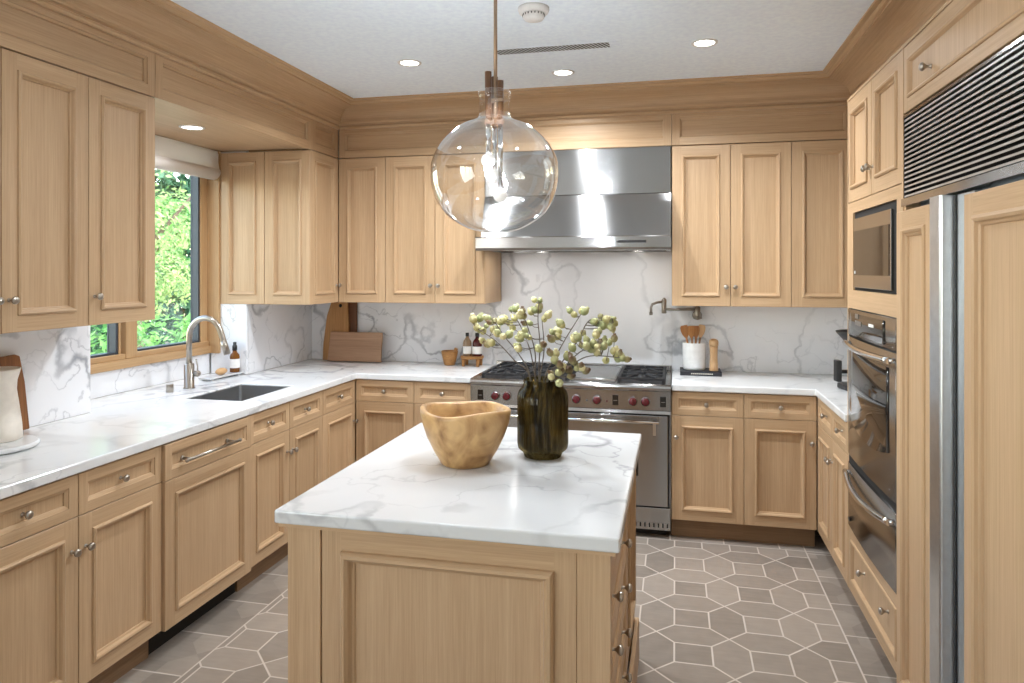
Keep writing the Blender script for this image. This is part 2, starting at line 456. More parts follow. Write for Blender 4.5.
# ------------------------------------------------------------------ mesh helpers
class MB:
    def __init__(s):
        s.v, s.f, s.m, s.sm = [], [], [], []
    def face(s, idx, m, smooth=False):
        s.f.append(idx); s.m.append(m); s.sm.append(smooth)
    def add(s, pts):
        k = len(s.v)
        s.v += [tuple(p) for p in pts]
        return k
    def box(s, x0, x1, y0, y1, z0, z1, m):
        k = s.add([(x, y, z) for z in (z0, z1) for y in (y0, y1) for x in (x0, x1)])
        for q in ((0, 2, 3, 1), (4, 5, 7, 6), (0, 1, 5, 4), (2, 6, 7, 3), (0, 4, 6, 2), (1, 3, 7, 5)):
            s.face([k + i for i in q], m)
        return s
    def lathe(s, prof, m, n=24, c=(0, 0, 0), axis='z', closed=True, smooth=True, wob=None):
        rings = []
        for j, (r, h) in enumerate(prof):
            ring = []
            for i in range(n):
                a = 2 * PI * i / n
                rr = r * (wob(a, h) if wob else 1)
                x, y, z = rr * math.cos(a), rr * math.sin(a), h
                if axis == 'y': x, y, z = x, -z, y       # axis points to -y
                if axis == 'x': x, y, z = z, x, y
                ring.append((c[0] + x, c[1] + y, c[2] + z))
            rings.append(s.add(ring))
        for a, b in zip(rings, rings[1:]):
            for i in range(n):
                j = (i + 1) % n
                s.face([a + i, a + j, b + j, b + i], m, smooth)
        if closed:
            s.face([rings[0] + i for i in reversed(range(n))], m)
            s.face([rings[-1] + i for i in range(n)], m)
        return s
    def ball(s, c, r, m, n=16, k=10, sc=(1, 1, 1)):
        prof = [(max(1e-4, r * math.sin(PI * j / k)), -r * math.cos(PI * j / k)) for j in range(k + 1)]
        b0 = len(s.v)
        s.lathe(prof, m, n)
        for i in range(b0, len(s.v)):
            p = s.v[i]; s.v[i] = (c[0] + p[0] * sc[0], c[1] + p[1] * sc[1], c[2] + p[2] * sc[2])
        return s
    def tube(s, pts, r, m, n=10, cap=True):
        pts = [Vector(p) for p in pts]
        rr = r if isinstance(r, (list, tuple)) else [r] * len(pts)
        up = None; rings = []
        for i, p in enumerate(pts):
            t = (pts[min(i + 1, len(pts) - 1)] - pts[max(i - 1, 0)]).normalized()
            if up is None:
                up = t.orthogonal().normalized()
            up = (up - t * up.dot(t)).normalized()
            w = t.cross(up)
            rings.append(s.add([p + (up * math.cos(2 * PI * k / n) + w * math.sin(2 * PI * k / n)) * rr[i] for k in range(n)]))
        for a, b in zip(rings, rings[1:]):
            for i in range(n):
                j = (i + 1) % n
                s.face([a + i, a + j, b + j, b + i], m, True)
        if cap:
            s.face([rings[0] + i for i in reversed(range(n))], m)
            s.face([rings[-1] + i for i in range(n)], m)
        return s
    def prism(s, poly, e0, e1, m, plane='xz', smooth=False):
        """polygon (a,b) in a plane, extruded between e0 and e1 along the third axis"""
        def P(a, b, e):
            return {'xz': (a, e, b), 'yz': (e, a, b), 'xy': (a, b, e)}[plane]
        n = len(poly)
        k0 = s.add([P(a, b, e0) for a, b in poly]); k1 = s.add([P(a, b, e1) for a, b in poly])
        s.face([k0 + i for i in range(n)], m); s.face([k1 + i for i in reversed(range(n))], m)
        for i in range(n):
            j = (i + 1) % n
            s.face([k0 + j, k0 + i, k1 + i, k1 + j], m, smooth)
        return s
    def grid_slab(s, xs, ys, inside, z0, z1, m, swap=None):
        """welded slab of the grid cells for which inside(cx, cy) holds; swap maps (a,b,c)->xyz"""
        f = swap or (lambda a, b, c: (a, b, c))
        ids = {}
        def vid(i, j, t):
            if (i, j, t) not in ids:
                ids[(i, j, t)] = s.add([f(xs[i], ys[j], z1 if t else z0)])
            return ids[(i, j, t)]
        ok = lambda i, j: 0 <= i < len(xs) - 1 and 0 <= j < len(ys) - 1 and inside((xs[i] + xs[i + 1]) / 2, (ys[j] + ys[j + 1]) / 2)
        for i in range(len(xs) - 1):
            for j in range(len(ys) - 1):
                if not ok(i, j): continue
                c = [(i, j), (i + 1, j), (i + 1, j + 1), (i, j + 1)]
                s.face([vid(a, b, 1) for a, b in c], m)
                s.face([vid(a, b, 0) for a, b in reversed(c)], m)
                for k, (di, dj) in enumerate(((0, -1), (1, 0), (0, 1), (-1, 0))):
                    if not ok(i + di, j + dj):
                        a, b = c[k], c[(k + 1) % 4]
                        s.face([vid(*a, 0), vid(*b, 0), vid(*b, 1), vid(*a, 1)], m)
        return s
    def build(s, name, parent=None, loc=(0, 0, 0), rot=(0, 0, 0), bevel=0, seg=2, subsurf=0, fixn=True):
        me = bpy.data.meshes.new(name)
        me.from_pydata(s.v, [], s.f)
        slots = []
        for m in s.m:
            if m not in slots: slots.append(m)
        for m in slots: me.materials.append(m)
        for p, m, sm in zip(me.polygons, s.m, s.sm):
            p.material_index = slots.index(m); p.use_smooth = sm
        me.update()
        if fixn:
            bm = bmesh.new(); bm.from_mesh(me); bmesh.ops.recalc_face_normals(bm, faces=bm.faces); bm.to_mesh(me); bm.free()
        o = bpy.data.objects.new(name, me)
        o.location = loc; o.rotation_euler = rot
        COL.objects.link(o)
        if parent: o.parent = parent
        if bevel:
            b = o.modifiers.new('bevel', 'BEVEL'); b.width = bevel; b.segments = seg; b.limit_method = 'ANGLE'; b.angle_limit = math.radians(40)
        if subsurf:
            b = o.modifiers.new('subsurf', 'SUBSURF'); b.levels = subsurf; b.render_levels = subsurf
        return o

def tag(o, label, cat, group=None):
    o['label'] = label; o['category'] = cat
    if group: o['group'] = group
    return o
def thing(name, label, cat, loc=(0, 0, 0), rotz=0, group=None):
    o = bpy.data.objects.new(name, None); COL.objects.link(o)
    o.location = loc; o.rotation_euler = (0, 0, rotz); o.empty_display_size = .1
    return tag(o, label, cat, group)
def struct(o):
    o['kind'] = 'structure'; return o

# ------------------------------------------------------------------ key planes (metres, camera over the origin)
XW, YW, XRW = -2.71, 4.93, 1.44           # walls
XL, YB, XR = -2.039, 4.289, .782          # base cabinet faces
XU, YU, XF = -2.24, 4.451, 1.013          # wall cabinet faces
ZC = 2.696                                # ceiling
ZG = 2.345                                # top of the wall cabinets
ZU = 1.366                                # bottom of the wall cabinets
ZT = .914                                 # counter top
YR = -3.0                                 # rear wall
LEFT, RIGHT = PI / 2, -PI / 2

# ------------------------------------------------------------------ room shell
b = MB(); b.box(XW - .5, XRW + .2, YR - .2, YW + .2, -.1, 0, floor_m)
struct(b.build('floor'))
b = MB(); b.box(XW - .5, XRW + .2, YR - .2, YW + .2, ZC, ZC + .15, white_m)
struct(b.build('ceiling'))
b = MB(); b.box(XW - .5, XRW + .2, YW, YW + .2, 0, ZC, wall_m)
struct(b.build('wall_back'))
b = MB(); b.box(XRW, XRW + .2, YR, YW, 0, ZC, wall_m)
struct(b.build('wall_right'))
# left wall: a bay behind the sink, opening for the window
b = MB()
b.grid_slab([YR, -2.6, .3, 2.817], [0, .95, 2.3, ZC], lambda y, z: not (-2.6 < y < .3 and .95 < z < 2.3), -3.05, XW, wall_m, lambda y, z, t: (t, y, z))  # the hole behind the camera is for the added side window
b.box(-3.05, XW, 4.092, YW, 0, ZC, wall_m)
b.box(-3.05, -2.98, 2.817, 4.092, 0, 1.045, wall_m)
b.box(-3.05, XW, 2.817, 4.092, 2.40, ZC, wall_m)
struct(b.build('wall_left'))
b = MB(); b.box(XW - .5, XRW + .2, YR - .2, YR, 0, ZC, wall_m)
struct(b.build('wall_rear'))
b = MB()
for k in range(4):
    y = -2.6 + k * 2.9 / 3
    b.box(-2.86, -2.80, y - .03, y + .03, .95, 2.3, win_wood_z)
for z in (.98, 2.27):
    b.box(-2.86, -2.80, -2.6, .3, z - .03, z + .03, win_wood_y)
struct(b.build('added_window_2'))  # unseen window, added to go with the side fill light

# ------------------------------------------------------------------ sink window
w1 = bpy.data.objects.new('window_1', None); COL.objects.link(w1); w1.location = (-2.97, 3.45, 1.045); struct(w1)
W = (-2.97, 3.45, 1.045)
def wbox(mb, x0, x1, y0, y1, z0, z1, m): mb.box(x0 - W[0], x1 - W[0], y0 - W[1], y1 - W[1], z0 - W[2], z1 - W[2], m)
b = MB()
wbox(b, -3.06, -2.94, 2.83, 4.072, 1.047, 1.095, win_wood_y)          # sill rail
wbox(b, -3.02, -2.955, 2.83, 4.072, 1.095, 1.125, win_wood_y)
wbox(b, -3.06, -2.95, 2.83, 4.072, 2.33, 2.40, win_wood_y)
wbox(b, -3.04, -2.88, 4.052, 4.075, 1.047, 2.36, win_wood_z)          # far jamb lining
wbox(b, -3.03, -2.965, 3.985, 4.052, 1.095, 2.36, win_wood_z)
wbox(b, -3.06, -2.88, 2.817, 2.84, 1.047, 2.36, win_wood_z)
b.build('frame', w1, bevel=.003)
b = MB()
wbox(b, -3.05, -2.95, 3.335, 3.42, 1.095, 2.35, win_wood_z)
wbox(b, -3.03, -2.965, 3.30, 3.315, 1.095, 2.35, win_wood_z)
b.build('mullion', w1, bevel=.004)
for nm, y0, y1 in (('near', 2.845, 3.300), ('far', 3.42, 3.985)):
    b = MB()
    wbox(b, -3.028, -2.972, y1 - .016, y1 - .0005, 1.11, 2.35, win_dark)
    wbox(b, -3.028, -2.985, y0, y0 + .014, 1.11, 2.35, win_dark)
    wbox(b, -3.028, -2.975, y0, y1, 1.10, 1.136, win_dark)
    wbox(b, -3.028, -2.985, y0, y1, 2.33, 2.36, win_dark)
    fr = b.build('sash_frame', w1)
    b = MB(); wbox(b, -3.020, -3.014, y0 + .014, y1 - .016, 1.135, 2.34, pane_glass)
    b.build('pane', fr)

# ------------------------------------------------------------------ cabinet fronts
DOOR = (.058, [(.058, 0), (.0592, -.006), (.065, -.0095), (.072, -.007), (.0755, .001), (.0765, .004), (.081, .006), (.0825, .013)])
DRAW = (.038, [(.038, 0), (.0385, .003), (.044, .005), (.051, .008), (.052, .013)])
FRIEZE = (.046, [(.046, 0), (.0465, .005), (.051, .007), (.056, .011), (.057, .018)])

def front_mesh(mb, w, h, style, mv=None, mh=None, th=.02):
    mv, mh = mv or oak_z, mh or oak_x
    s, prof = style
    e = .0015
    def ring(i, d): return mb.add([(i, d, i), (w - i, d, i), (w - i, d, h - i), (i, d, h - i)])
    r0 = ring(0, th); r1 = ring(0, e); r2 = ring(e, 0); r3 = ring(s, 0)
    mm = (mh, mv, mh, mv)
    for a, c in ((r0, r1), (r1, r2)):
        for j in range(4):
            k = (j + 1) % 4
            mb.face([a + j, a + k, c + k, c + j], mm[j])
    q = mb.add([(s, 0, e), (w - s, 0, e), (w - s, 0, h - e), (s, 0, h - e)])
    mb.face([r2, q, r3, r3 + 3, q + 3, r2 + 3], mv)
    mb.face([q + 1, r2 + 1, r2 + 2, q + 2, r3 + 2, r3 + 1], mv)
    mb.face([q, q + 1, r3 + 1, r3], mh)
    mb.face([r3 + 3, r3 + 2, q + 2, q + 3], mh)
    pr = r3
    for i, d in prof[1:]:
        c = ring(i, d)
        for j in range(4):
            k = (j + 1) % 4
            mb.face([pr + j, pr + k, c + k, c + j], mm[j])
        pr = c
    mb.face([pr, pr + 1, pr + 2, pr + 3], mv if style is not FRIEZE else mh)
    mb.face([r0 + 3, r0 + 2, r0 + 1, r0], mv)

KNOB = None
def knob(parent, x, z, y=0):
    global KNOB
    if KNOB is None:
        mb = MB()
        mb.lathe([(.0075, 0), (.0075, .002), (.0045, .004), (.0045, .014), (.009, .018), (.0135, .023), (.0142, .027), (.012, .032), (.006, .0345), (.001, .035)], nickel_m, 18, axis='y')
        o = mb.build('knob', parent, (x, y, z))
        KNOB = o.data
        return o
    o = bpy.data.objects.new('knob', KNOB); COL.objects.link(o); o.parent = parent; o.location = (x, y, z)
    return o

G = .0016
def front(root, kind, x0, x1, z0, z1, style=None, knobs=(), loc=(0, 0, 0), rot=0):
    """a door or drawer front; x/z in the cabinet's frame, knobs in the same frame"""
    mb = MB()
    st = style or (DRAW if kind == 'drawer' else DOOR)
    w, h = x1 - x0 - 2 * G, z1 - z0 - 2 * G
    front_mesh(mb, w, h, st)
    M = Matrix.Rotation(rot, 4, 'Z')
    p = Vector(loc) + M @ Vector((x0 + G, 0, 0)) + Vector((0, 0, z0 + G))
    o = mb.build(kind, root, p, (0, 0, rot), fixn=False)
    d = st[1][-1][1]
    for kx, kz in knobs:
        lx, lz = kx - x0 - G, kz - z0 - G
        inside = st[0] < lx < w - st[0] and st[0] < lz < h - st[0]
        knob(o, lx, lz, d if inside else 0)
    return o

def base_cab(label, loc, rot, w, fronts, ext0=0, ext1=0, depth=.60, group='oak base cabinets', cat='cabinet', top=.875):
    root = thing('base_cabinet', label, cat, loc, rot, group)
    mb = MB()
    mb.box(-ext0, w + ext1, .0205, depth, .115, top, oak_z)
    if top < .8:
        mb.box(0, w, .0205, .05, top, .875, oak_z)
        mb.box(0, .02, .05, depth, top, .875, oak_z); mb.box(w - .02, w, .05, depth, top, .875, oak_z)
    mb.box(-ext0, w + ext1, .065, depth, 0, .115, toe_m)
    mb.build('body', root)
    for f in fronts:
        front(root, *f[:5], knobs=f[5] if len(f) > 5 else ())
    return root

ZD = .7215     # seam between drawer and door
ZB = .115      # bottom of doors
def y2l(y0): return (XL, y0, 0)

base_cab('oak base cabinet with two drawers and two doors, on the pitcher side of the dishwasher', (XL, 1.669, 0), LEFT, .83, [
    ('drawer', 0, .415, ZD, .872, [(.2075, .797)]), ('drawer', .415, .83, ZD, .872, [(.2075 + .415, .797)]),
    ('door', 0, .415, ZB, ZD, [(.385, .607)]), ('door', .415, .83, ZB, ZD, [(.445, .607)])])
base_cab('oak base cabinet at the end of the sink run, closest to the camera', (XL, .839, 0), LEFT, .83, [
    ('drawer', 0, .415, ZD, .872, [(.2075, .797)]), ('drawer', .415, .83, ZD, .872, [(.2075 + .415, .797)]),
    ('door', 0, .415, ZB, ZD, [(.385, .607)]), ('door', .415, .83, ZB, ZD, [(.445, .607)])])
base_cab('oak base cabinet under the steel sink, two small false drawers over two doors', (XL, 3.104, 0), LEFT, .75, [
    ('drawer', 0, .377, ZD, .872, [(.19, .797)]), ('drawer', .377, .75, ZD, .872, [(.563, .797)]),
    ('door', 0, .377, ZB, ZD, [(.350, .607)]), ('door', .377, .75, ZB, ZD, [(.404, .607)])], top=.64)
base_cab('narrow oak base cabinet between the sink cabinet and the corner', (XL, 3.854, 0), LEFT, .435, [
    ('drawer', 0, .435, ZD, .872, [(.22, .797)]), ('door', 0, .435, ZB, ZD, [(.408, .607)])], ext1=.60)
base_cab('oak base cabinet in the back corner beside the sink run, one drawer over one door', (-2.035, YB, 0), 0, .403, [
    ('drawer', 0, .403, ZD + .01, .872, [(.2, .80)]), ('door', 0, .403, ZB, ZD + .01)])
base_cab('oak base cabinet touching the range, behind the wooden bowl', (-1.632, YB, 0), 0, .384, [
    ('drawer', 0, .384, ZD + .01, .872, [(.19, .80)]), ('door', 0, .384, ZB, ZD + .01, [(.355, .607)])])
base_cab('oak base cabinet touching the range, under the utensil crock', (-.023, YB, 0), 0, .409, [
    ('drawer', 0, .409, ZD + .01, .872, [(.2, .80)]), ('door', 0, .409, ZB, ZD + .01, [(.028, .607)])])
base_cab('oak base cabinet in the back corner nearest the oven tower', (.386, YB, 0), 0, .393, [
    ('drawer', 0, .393, ZD + .01, .872, [(.2, .80)]), ('door', 0, .393, ZB, ZD + .01, [(.365, .607)])])
base_cab('narrow oak base cabinet on the oven side, next to the back corner', (XR, YB, 0), RIGHT, .38, [
    ('drawer', .003, .38, ZD, .872, [(.195, .80)]), ('door', .003, .38, ZB, ZD, [(.352, .607)])], ext0=.59, depth=.62)
base_cab('narrow oak base cabinet against the oven tower', (XR, 3.909, 0), RIGHT, .335, [
    ('drawer', 0, .335, ZD, .872, [(.168, .80)]), ('door', 0, .335, ZB, ZD, [(.028, .607)])], depth=.62)

# panelled dishwasher
root = thing('dishwasher', 'oak panelled dishwasher front with long bar handle, left of the sink cabinet', 'dishwasher', (XL, 2.499, 0), LEFT)
b = MB(); b.box(.004, .601, .012, .58, .10, .872, dark_gap); b.box(.004, .601, .075, .58, 0, .10, dark_gap); b.build('body', root)
d = front(root, 'door', .0, .605, ZB - .005, ZD, loc=(0, -.014, 0))
d = front(root, 'control_front', .0, .605, ZD, .872, style=DRAW, loc=(0, -.014, 0))
b = MB()
b.tube([(.085, -.052, .790), (.455, -.052, .790)], .0065, nickel_m, 12)
for x in (.115, .425): b.tube([(x, -.005, .790), (x, -.052, .790)], .006, nickel_m, 10)
for x in (.115, .425): b.lathe([(.011, 0), (.011, .005), (.007, .007)], nickel_m, 14, (x, -.004, .790), 'y')
for x in (.085, .455): b.ball((x, -.052, .790), .0085, nickel_m, 12, 8)
b.build('handle', root)

# ------------------------------------------------------------------ wall cabinets
def wall_cab(label, loc, rot, w, fronts, depth=.45, name='wall_cabinet'):
    root = thing(name, label, 'cabinet', loc, rot, 'oak wall cabinets')
    mb = MB(); mb.box(.0005, w - .0005, .0205, depth, 0, ZG - ZU, oak_z); mb.build('body', root)
    for f in fronts:
        front(root, *f[:5], knobs=f[5] if len(f) > 5 else ())
    return root
HU = ZG - ZU
wall_cab('oak wall cabinet over the white pitcher, its two doors meeting at paired knobs', (XU, 1.60, ZU), LEFT, .737, [
    ('door', 0, .368, 0, HU, [(.34, .115)]), ('door', .368, .737, 0, HU, [(.397, .115)])])
wall_cab('single oak wall cabinet beside the sink window', (XU, 2.337, ZU), LEFT, .367, [
    ('door', 0, .367, 0, HU, [(.03, .115)])])
wall_cab('oak wall cabinet closest to the camera over the sink run', (XU, .863, ZU), LEFT, .737, [
    ('door', 0, .368, 0, HU, [(.34, .115)]), ('door', .368, .737, 0, HU, [(.397, .115)])])
# corner cabinet: a panelled end toward the camera, a door toward the room
root = thing('corner_wall_cabinet', 'oak corner wall cabinet with panelled end beside the window', 'cabinet', (-2.24, 4.066, ZU), 0, 'oak wall cabinets')
b = MB()
b.box(-.45, -.0205, .0205, .84, 0, HU, oak_z); b.box(-.642, -.45, .0205, .045, 0, HU, oak_z)
b.build('body', root)
front(root, 'end_panel', -.642, -.321, 0, HU); front(root, 'end_panel', -.321, -.0005, 0, HU)
front(root, 'door', 0.001, .385, 0, HU, knobs=[(.355, .118)], rot=LEFT)
wall_cab('single oak wall cabinet in the back corner, above the cutting boards', (-2.2385, YU, ZU), 0, .3415, [
    ('door', .0, .3415, 0, HU)])
wall_cab('two-door oak wall cabinet next to the hood, above the small bottles', (-1.897, YU, ZU), 0, .691, [
    ('door', 0, .350, 0, HU, [(.325, .118)]), ('door', .350, .691, 0, HU, [(.378, .118)])])
wall_cab('two-door oak wall cabinet above the pot filler and utensil crock', (-.021, YU, ZU), 0, .689, [
    ('door', 0, .344, 0, HU, [(.318, .118)]), ('door', .344, .689, 0, HU, [(.371, .118)])])
wall_cab('single oak wall cabinet in the corner by the oven tower', (.668, YU, ZU), 0, .345, [
    ('door', 0, .345, 0, HU)])

# ------------------------------------------------------------------ frieze, crown, soffit
tn = [0]
def trim(mb, loc=(0, 0, 0), rot=0, fixn=True, bevel=0):
    tn[0] += 1
    return struct(mb.build('trim_%d' % tn[0], None, loc, (0, 0, rot), fixn=fixn, bevel=bevel))
ZF0, ZF1 = ZG + .004, 2.548
def frieze(x0, x1, loc, rot, back):
    mb = MB()
    front_mesh(mb, x1 - x0 - .002, ZF1 - ZF0 + .012, FRIEZE)
    mb.box(.001, x1 - x0 - .003, .0205, back, .002, ZC - ZF0 - .001, oak_x)
    M = Matrix.Rotation(rot, 4, 'Z')
    p = Vector(loc) + M @ Vector((x0 + .001, 0, 0)) + Vector((0, 0, ZF0))
    trim(mb, p, rot, fixn=False)
frieze(.15, .863, (XU, 0, 0), LEFT, .45)
frieze(-3.0, .15, (XU, 0, 0), LEFT, .45)
frieze(.863, 2.704, (XU, 0, 0), LEFT, .45)
frieze(2.704, 4.091, (XU, 0, 0), LEFT, .07)
frieze(4.091, 4.449, (XU, 0, 0), LEFT, .45)
frieze(-2.238, -.021, (0, YU, 0), 0, .46)
frieze(-.021, 1.012, (0, YU, 0), 0, .46)
frieze(-4.451, 3.0, (XF, 0, 0), RIGHT, .40)
# soffit over the sink bay
b = MB(); b.box(-2.975, XU - .075, 2.706, 4.09, 2.358, 2.385, oak_y)
b.box(XU - .30 - .2, XU - .075, 2.706, 4.09, 2.385, 2.40, oak_y)
trim(b)
CROWN = [(0, 2.541), (.014, 2.541), (.020, 2.547), (.022, 2.553), (.020, 2.559), (.013, 2.563), (.013, 2.568), (.028, 2.572), (.036, 2.580), (.036, 2.592), (.031, 2.594)]
for k in range(1, 9):
    a = k / 8 * PI / 2
    CROWN.append((.031 + .135 * (1 - math.cos(a)), 2.594 + .070 * math.sin(a)))
CROWN += [(.170, 2.664), (.170, 2.672), (.182, 2.675), (.190, 2.683), (.190, 2.687), (.212, 2.688), (.214, 2.696), (0, 2.696)]
def crown(f, m):
    """f(p, z) gives the two mitred ends of the profile point"""
    mb = MB(); n = len(CROWN)
    e0 = mb.add([f(p, z)[0] for p, z in CROWN]); e1 = mb.add([f(p, z)[1] for p, z in CROWN])
    for i in range(n):
        j = (i + 1) % n
        mb.face([e0 + i, e0 + j, e1 + j, e1 + i], m, False)
    trim(mb)
crown(lambda p, z: ((XU + p, YR, z), (XU + p, YU - p, z)), oak_y)
crown(lambda p, z: ((XU + p, YU - p, z), (XF - p, YU - p, z)), oak_x)
crown(lambda p, z: ((XF - p, YU - p, z), (XF - p, YR, z)), oak_y)

# ------------------------------------------------------------------ countertops and backsplash
b = MB()
xs = [-2.962, -2.692, -2.515, -2.170, -2.025, -1.247]
ys = [.83, 2.819, 3.238, 3.738, 4.068, 4.275, 4.912]
def in_top(x, y):
    if -2.515 < x < -2.170 and 3.238 < y < 3.738: return False
    if x < -2.692: return 2.819 < y < 4.068
    if x > -2.025: return y > 4.275
    return True
b.grid_slab(xs, ys, in_top, .876, ZT, marble_top)
tag(b.build('countertop', bevel=.006, seg=3), 'white marble countertop wrapping the sink run and the back corner', 'countertop', 'marble countertops')
b = MB()
b.grid_slab([-.021, .770, 1.425], [3.575, 4.275, 4.912], lambda x, y: x > .770 or y > 4.275, .876, ZT, marble_top)
tag(b.build('countertop', bevel=.006, seg=3), 'white marble countertop from the range to the oven tower', 'countertop', 'marble countertops')

def slab(label, x0, x1, y0, y1, z0, z1):
    mb = MB(); mb.box(x0, x1, y0, y1, z0, z1, marble_wall)
    return tag(mb.build('backsplash', bevel=.0015), label, 'backsplash', 'marble backsplash slabs')
slab('veined marble backsplash behind the white pitcher and brown board', -2.709, -2.690, .83, 2.818, ZT + .0005, ZU)
slab('low marble upstand under the sink window', -2.98, -2.961, 2.82, 4.069, ZT + .0005, 1.046)
slab('marble return facing the camera beside the window', -2.95, -2.691, 4.069, 4.091, ZT + .0005, ZU)
slab('marble backsplash on the window wall beyond the sink', -2.709, -2.690, 4.092, 4.909, ZT + .0005, ZU)
slab('marble backsplash behind the cutting boards', -2.689, -1.207, 4.910, 4.929, ZT + .0005, ZU)
slab('tall veined marble backsplash behind the range under the hood', -1.2065, -.0225, 4.910, 4.929, .94, 2.0)
slab('marble backsplash behind the utensil crock and pepper mill', -.022, 1.438, 4.910, 4.929, ZT + .0005, ZU)
slab('marble backsplash on the side wall by the oven tower', 1.426, 1.439, 3.58, 4.909, ZT + .0005, ZU)

# ------------------------------------------------------------------ sink, faucet
root = thing('kitchen_sink', 'undermount steel kitchen sink in the marble counter below the window', 'sink', (-2.3425, 3.488, .66))
b = MB()
x0, x1, y0, y1, zb, zt = -.1715, .1715, -.249, .249, 0.0, .244
def rr(x0, x1, y0, y1, r, n=5):
    pts = []
    for cx, cy_, a0 in ((x1 - r, y0 + r, -PI / 2), (x1 - r, y1 - r, 0), (x0 + r, y1 - r, PI / 2), (x0 + r, y0 + r, PI)):
        for k in range(n + 1):
            a = a0 + k / n * PI / 2
            pts.append((cx + r * math.cos(a), cy_ + r * math.sin(a)))
    return pts
rings = [(rr(x0, x1, y0, y1, .018), zt), (rr(x0 + .002, x1 - .002, y0 + .002, y1 - .002, .018), .03), (rr(x0 + .02, x1 - .02, y0 + .02, y1 - .02, .018), 0.0)]
ids = [b.add([(x, y, z) for x, y in pts]) for pts, z in rings]
n = len(rings[0][0])
for a, c in zip(ids, ids[1:]):
    for i in range(n):
        j = (i + 1) % n; b.face([a + i, a + j, c + j, c + i], sinkin_m, True)
b.face([ids[-1] + i for i in range(n)], sinkin_m)
b.build('basin', root)
b = MB(); b.lathe([(.045, .0), (.045, .003), (.03, .002), (.028, -.0005)], polish_m, 20, (0, .0, .001)); b.build('drain', root)

root = thing('faucet', 'brushed nickel gooseneck faucet behind the sink', 'faucet', (-2.700, 3.528, ZT))
b = MB()
b.lathe([(.032, 0), (.032, .004), (.0275, .006), (.0275, .135), (.0245, .139)], nickel_m, 24)
b.build('base', root)
b = MB()
pts = [(0, 0, .135), (0, 0, .27)]
for k in range(1, 15):
    a = PI - k / 14 * (PI - math.radians(18))
    pts.append((.105 + .105 * math.cos(a), 0, .285 + .115 * math.sin(a)))
pts += [(.222, 0, .270), (.232, 0, .235)]
b.tube(pts, .0160, nickel_m, 16)
b.tube([(.221, 0, .272), (.229, 0, .248), (.246, 0, .198)], [.0165, .0185, .0195], nickel_m, 16)
b.build('spout', root)
b = MB()
b.lathe([(.016, -.0), (.017, .03), (.014, .034)], nickel_m, 18, (0.014, .012, .082), 'x')
b.ball((.046, .012, .082), .0185, nickel_m)
b.tube([(.046, .012, .09), (.045, .012, .125), (.036, .012, .165)], [.0045, .004, .0045], nickel_m, 10)
b.build('lever', root)
b = MB(); b.lathe([(.0185, 0), (.0185, .042), (.016, .045), (.001, .046)], nickel_m, 20)
tag(b.build('air_switch', None, (-2.712, 3.385, ZT)), 'short nickel cylinder button on the counter beside the faucet', 'switch')

# soap tray group
root = thing('soap_tray', 'small white marble soap tray behind the sink', 'tray', (-2.760, 3.912, ZT), math.radians(-4))
b = MB(); b.box(-.045, .045, -.155, .155, .010, .020, marble_isl); b.build('plate', root, bevel=.004)
for yy in (-.12, .12):
    b = MB(); b.box(-.035, .035, yy - .012, yy + .012, 0, .010, marble_isl); b.build('foot', root)
b = MB(); b.ball((0, 0, .0215), .03, soap_m, 20, 12, (.85, 1.65, .70))
tag(b.build('soap_bar', None, (-2.755, 3.90, ZT + .0205)), 'oval tan soap bar lying on the marble tray', 'soap')
root = thing('soap_bottle', 'amber glass pump bottle with white label by the sink', 'bottle', (-2.748, 4.028, ZT + .0205))
b = MB(); b.lathe([(.026, 0), (.030, .004), (.030, .098), (.027, .112), (.014, .126), (.012, .140)], amber_m, 24); b.build('body', root)
b = MB(); b.lathe([(.0305, .028), (.0305, .085)], label_m, 24, closed=False); b.build('label', root)
b = MB(); b.lathe([(.015, .138), (.015, .168), (.013, .170), (.011, .172), (.011, .190), (.004, .192)], black_m, 16); b.build('cap', root)

# ------------------------------------------------------------------ roman blind
root = thing('roman_blind', 'folded white linen roman blind at the top of the sink window', 'blind', (-2.905, 3.43, 2.18))
b = MB()
prof = [(-.03, .175), (.030, .172), (.036, .150), (.036, .100), (.042, .070), (.046, .045), (.036, .018), (.016, .004), (.0, .0), (-.02, .010), (-.026, .03), (-.03, .08)]
b.prism(prof, -.58, .60, linen_m, 'xz', True)
b.build('fabric', root)
b = MB(); b.prism([(.032, .060), (.050, .052), (.056, .030), (.046, .010), (.028, -.008), (.004, -.014), (-.012, -.006), (.02, .012), (.03, .03)], -.58, .60, linen_m, 'xz', True)
b.build('fold', root)

# ------------------------------------------------------------------ range
RX0, RX1 = -1.244, -.025
root = thing('range_cooker', 'wide stainless steel range with red knobs, griddle and two ovens', 'range', (RX0, YB, 0))
RW = RX1 - RX0
def rx(x): return x - RX0
b = MB(); b.box(.002, RW - .002, .012, .615, .10, .875, steel_m); b.build('body', root)
b = MB()   # cooktop deck with bullnose
b.prism([(-.045, .872), (-.052, .880), (-.054, .893), (-.050, .905), (-.038, .914), (.60, .914), (.60, .872)], .001, RW - .001, steel_m, 'yz')
b.build('cooktop', root)
b = MB(); b.box(.01, RW - .01, .575, .615, .914, .945, steel_dk); b.build('backguard', root, bevel=.003)
b = MB()   # sloped control panel + ledge
b.prism([(-.046, .872), (-.036, .760), (.012, .760), (.012, .872)], .001, RW - .001, steel_m, 'yz')
b.prism([(-.040, .758), (-.044, .740), (.012, .740), (.012, .758)], .001, RW - .001, steel_m, 'yz')
cp = b.build('control_panel', root)
kr = None
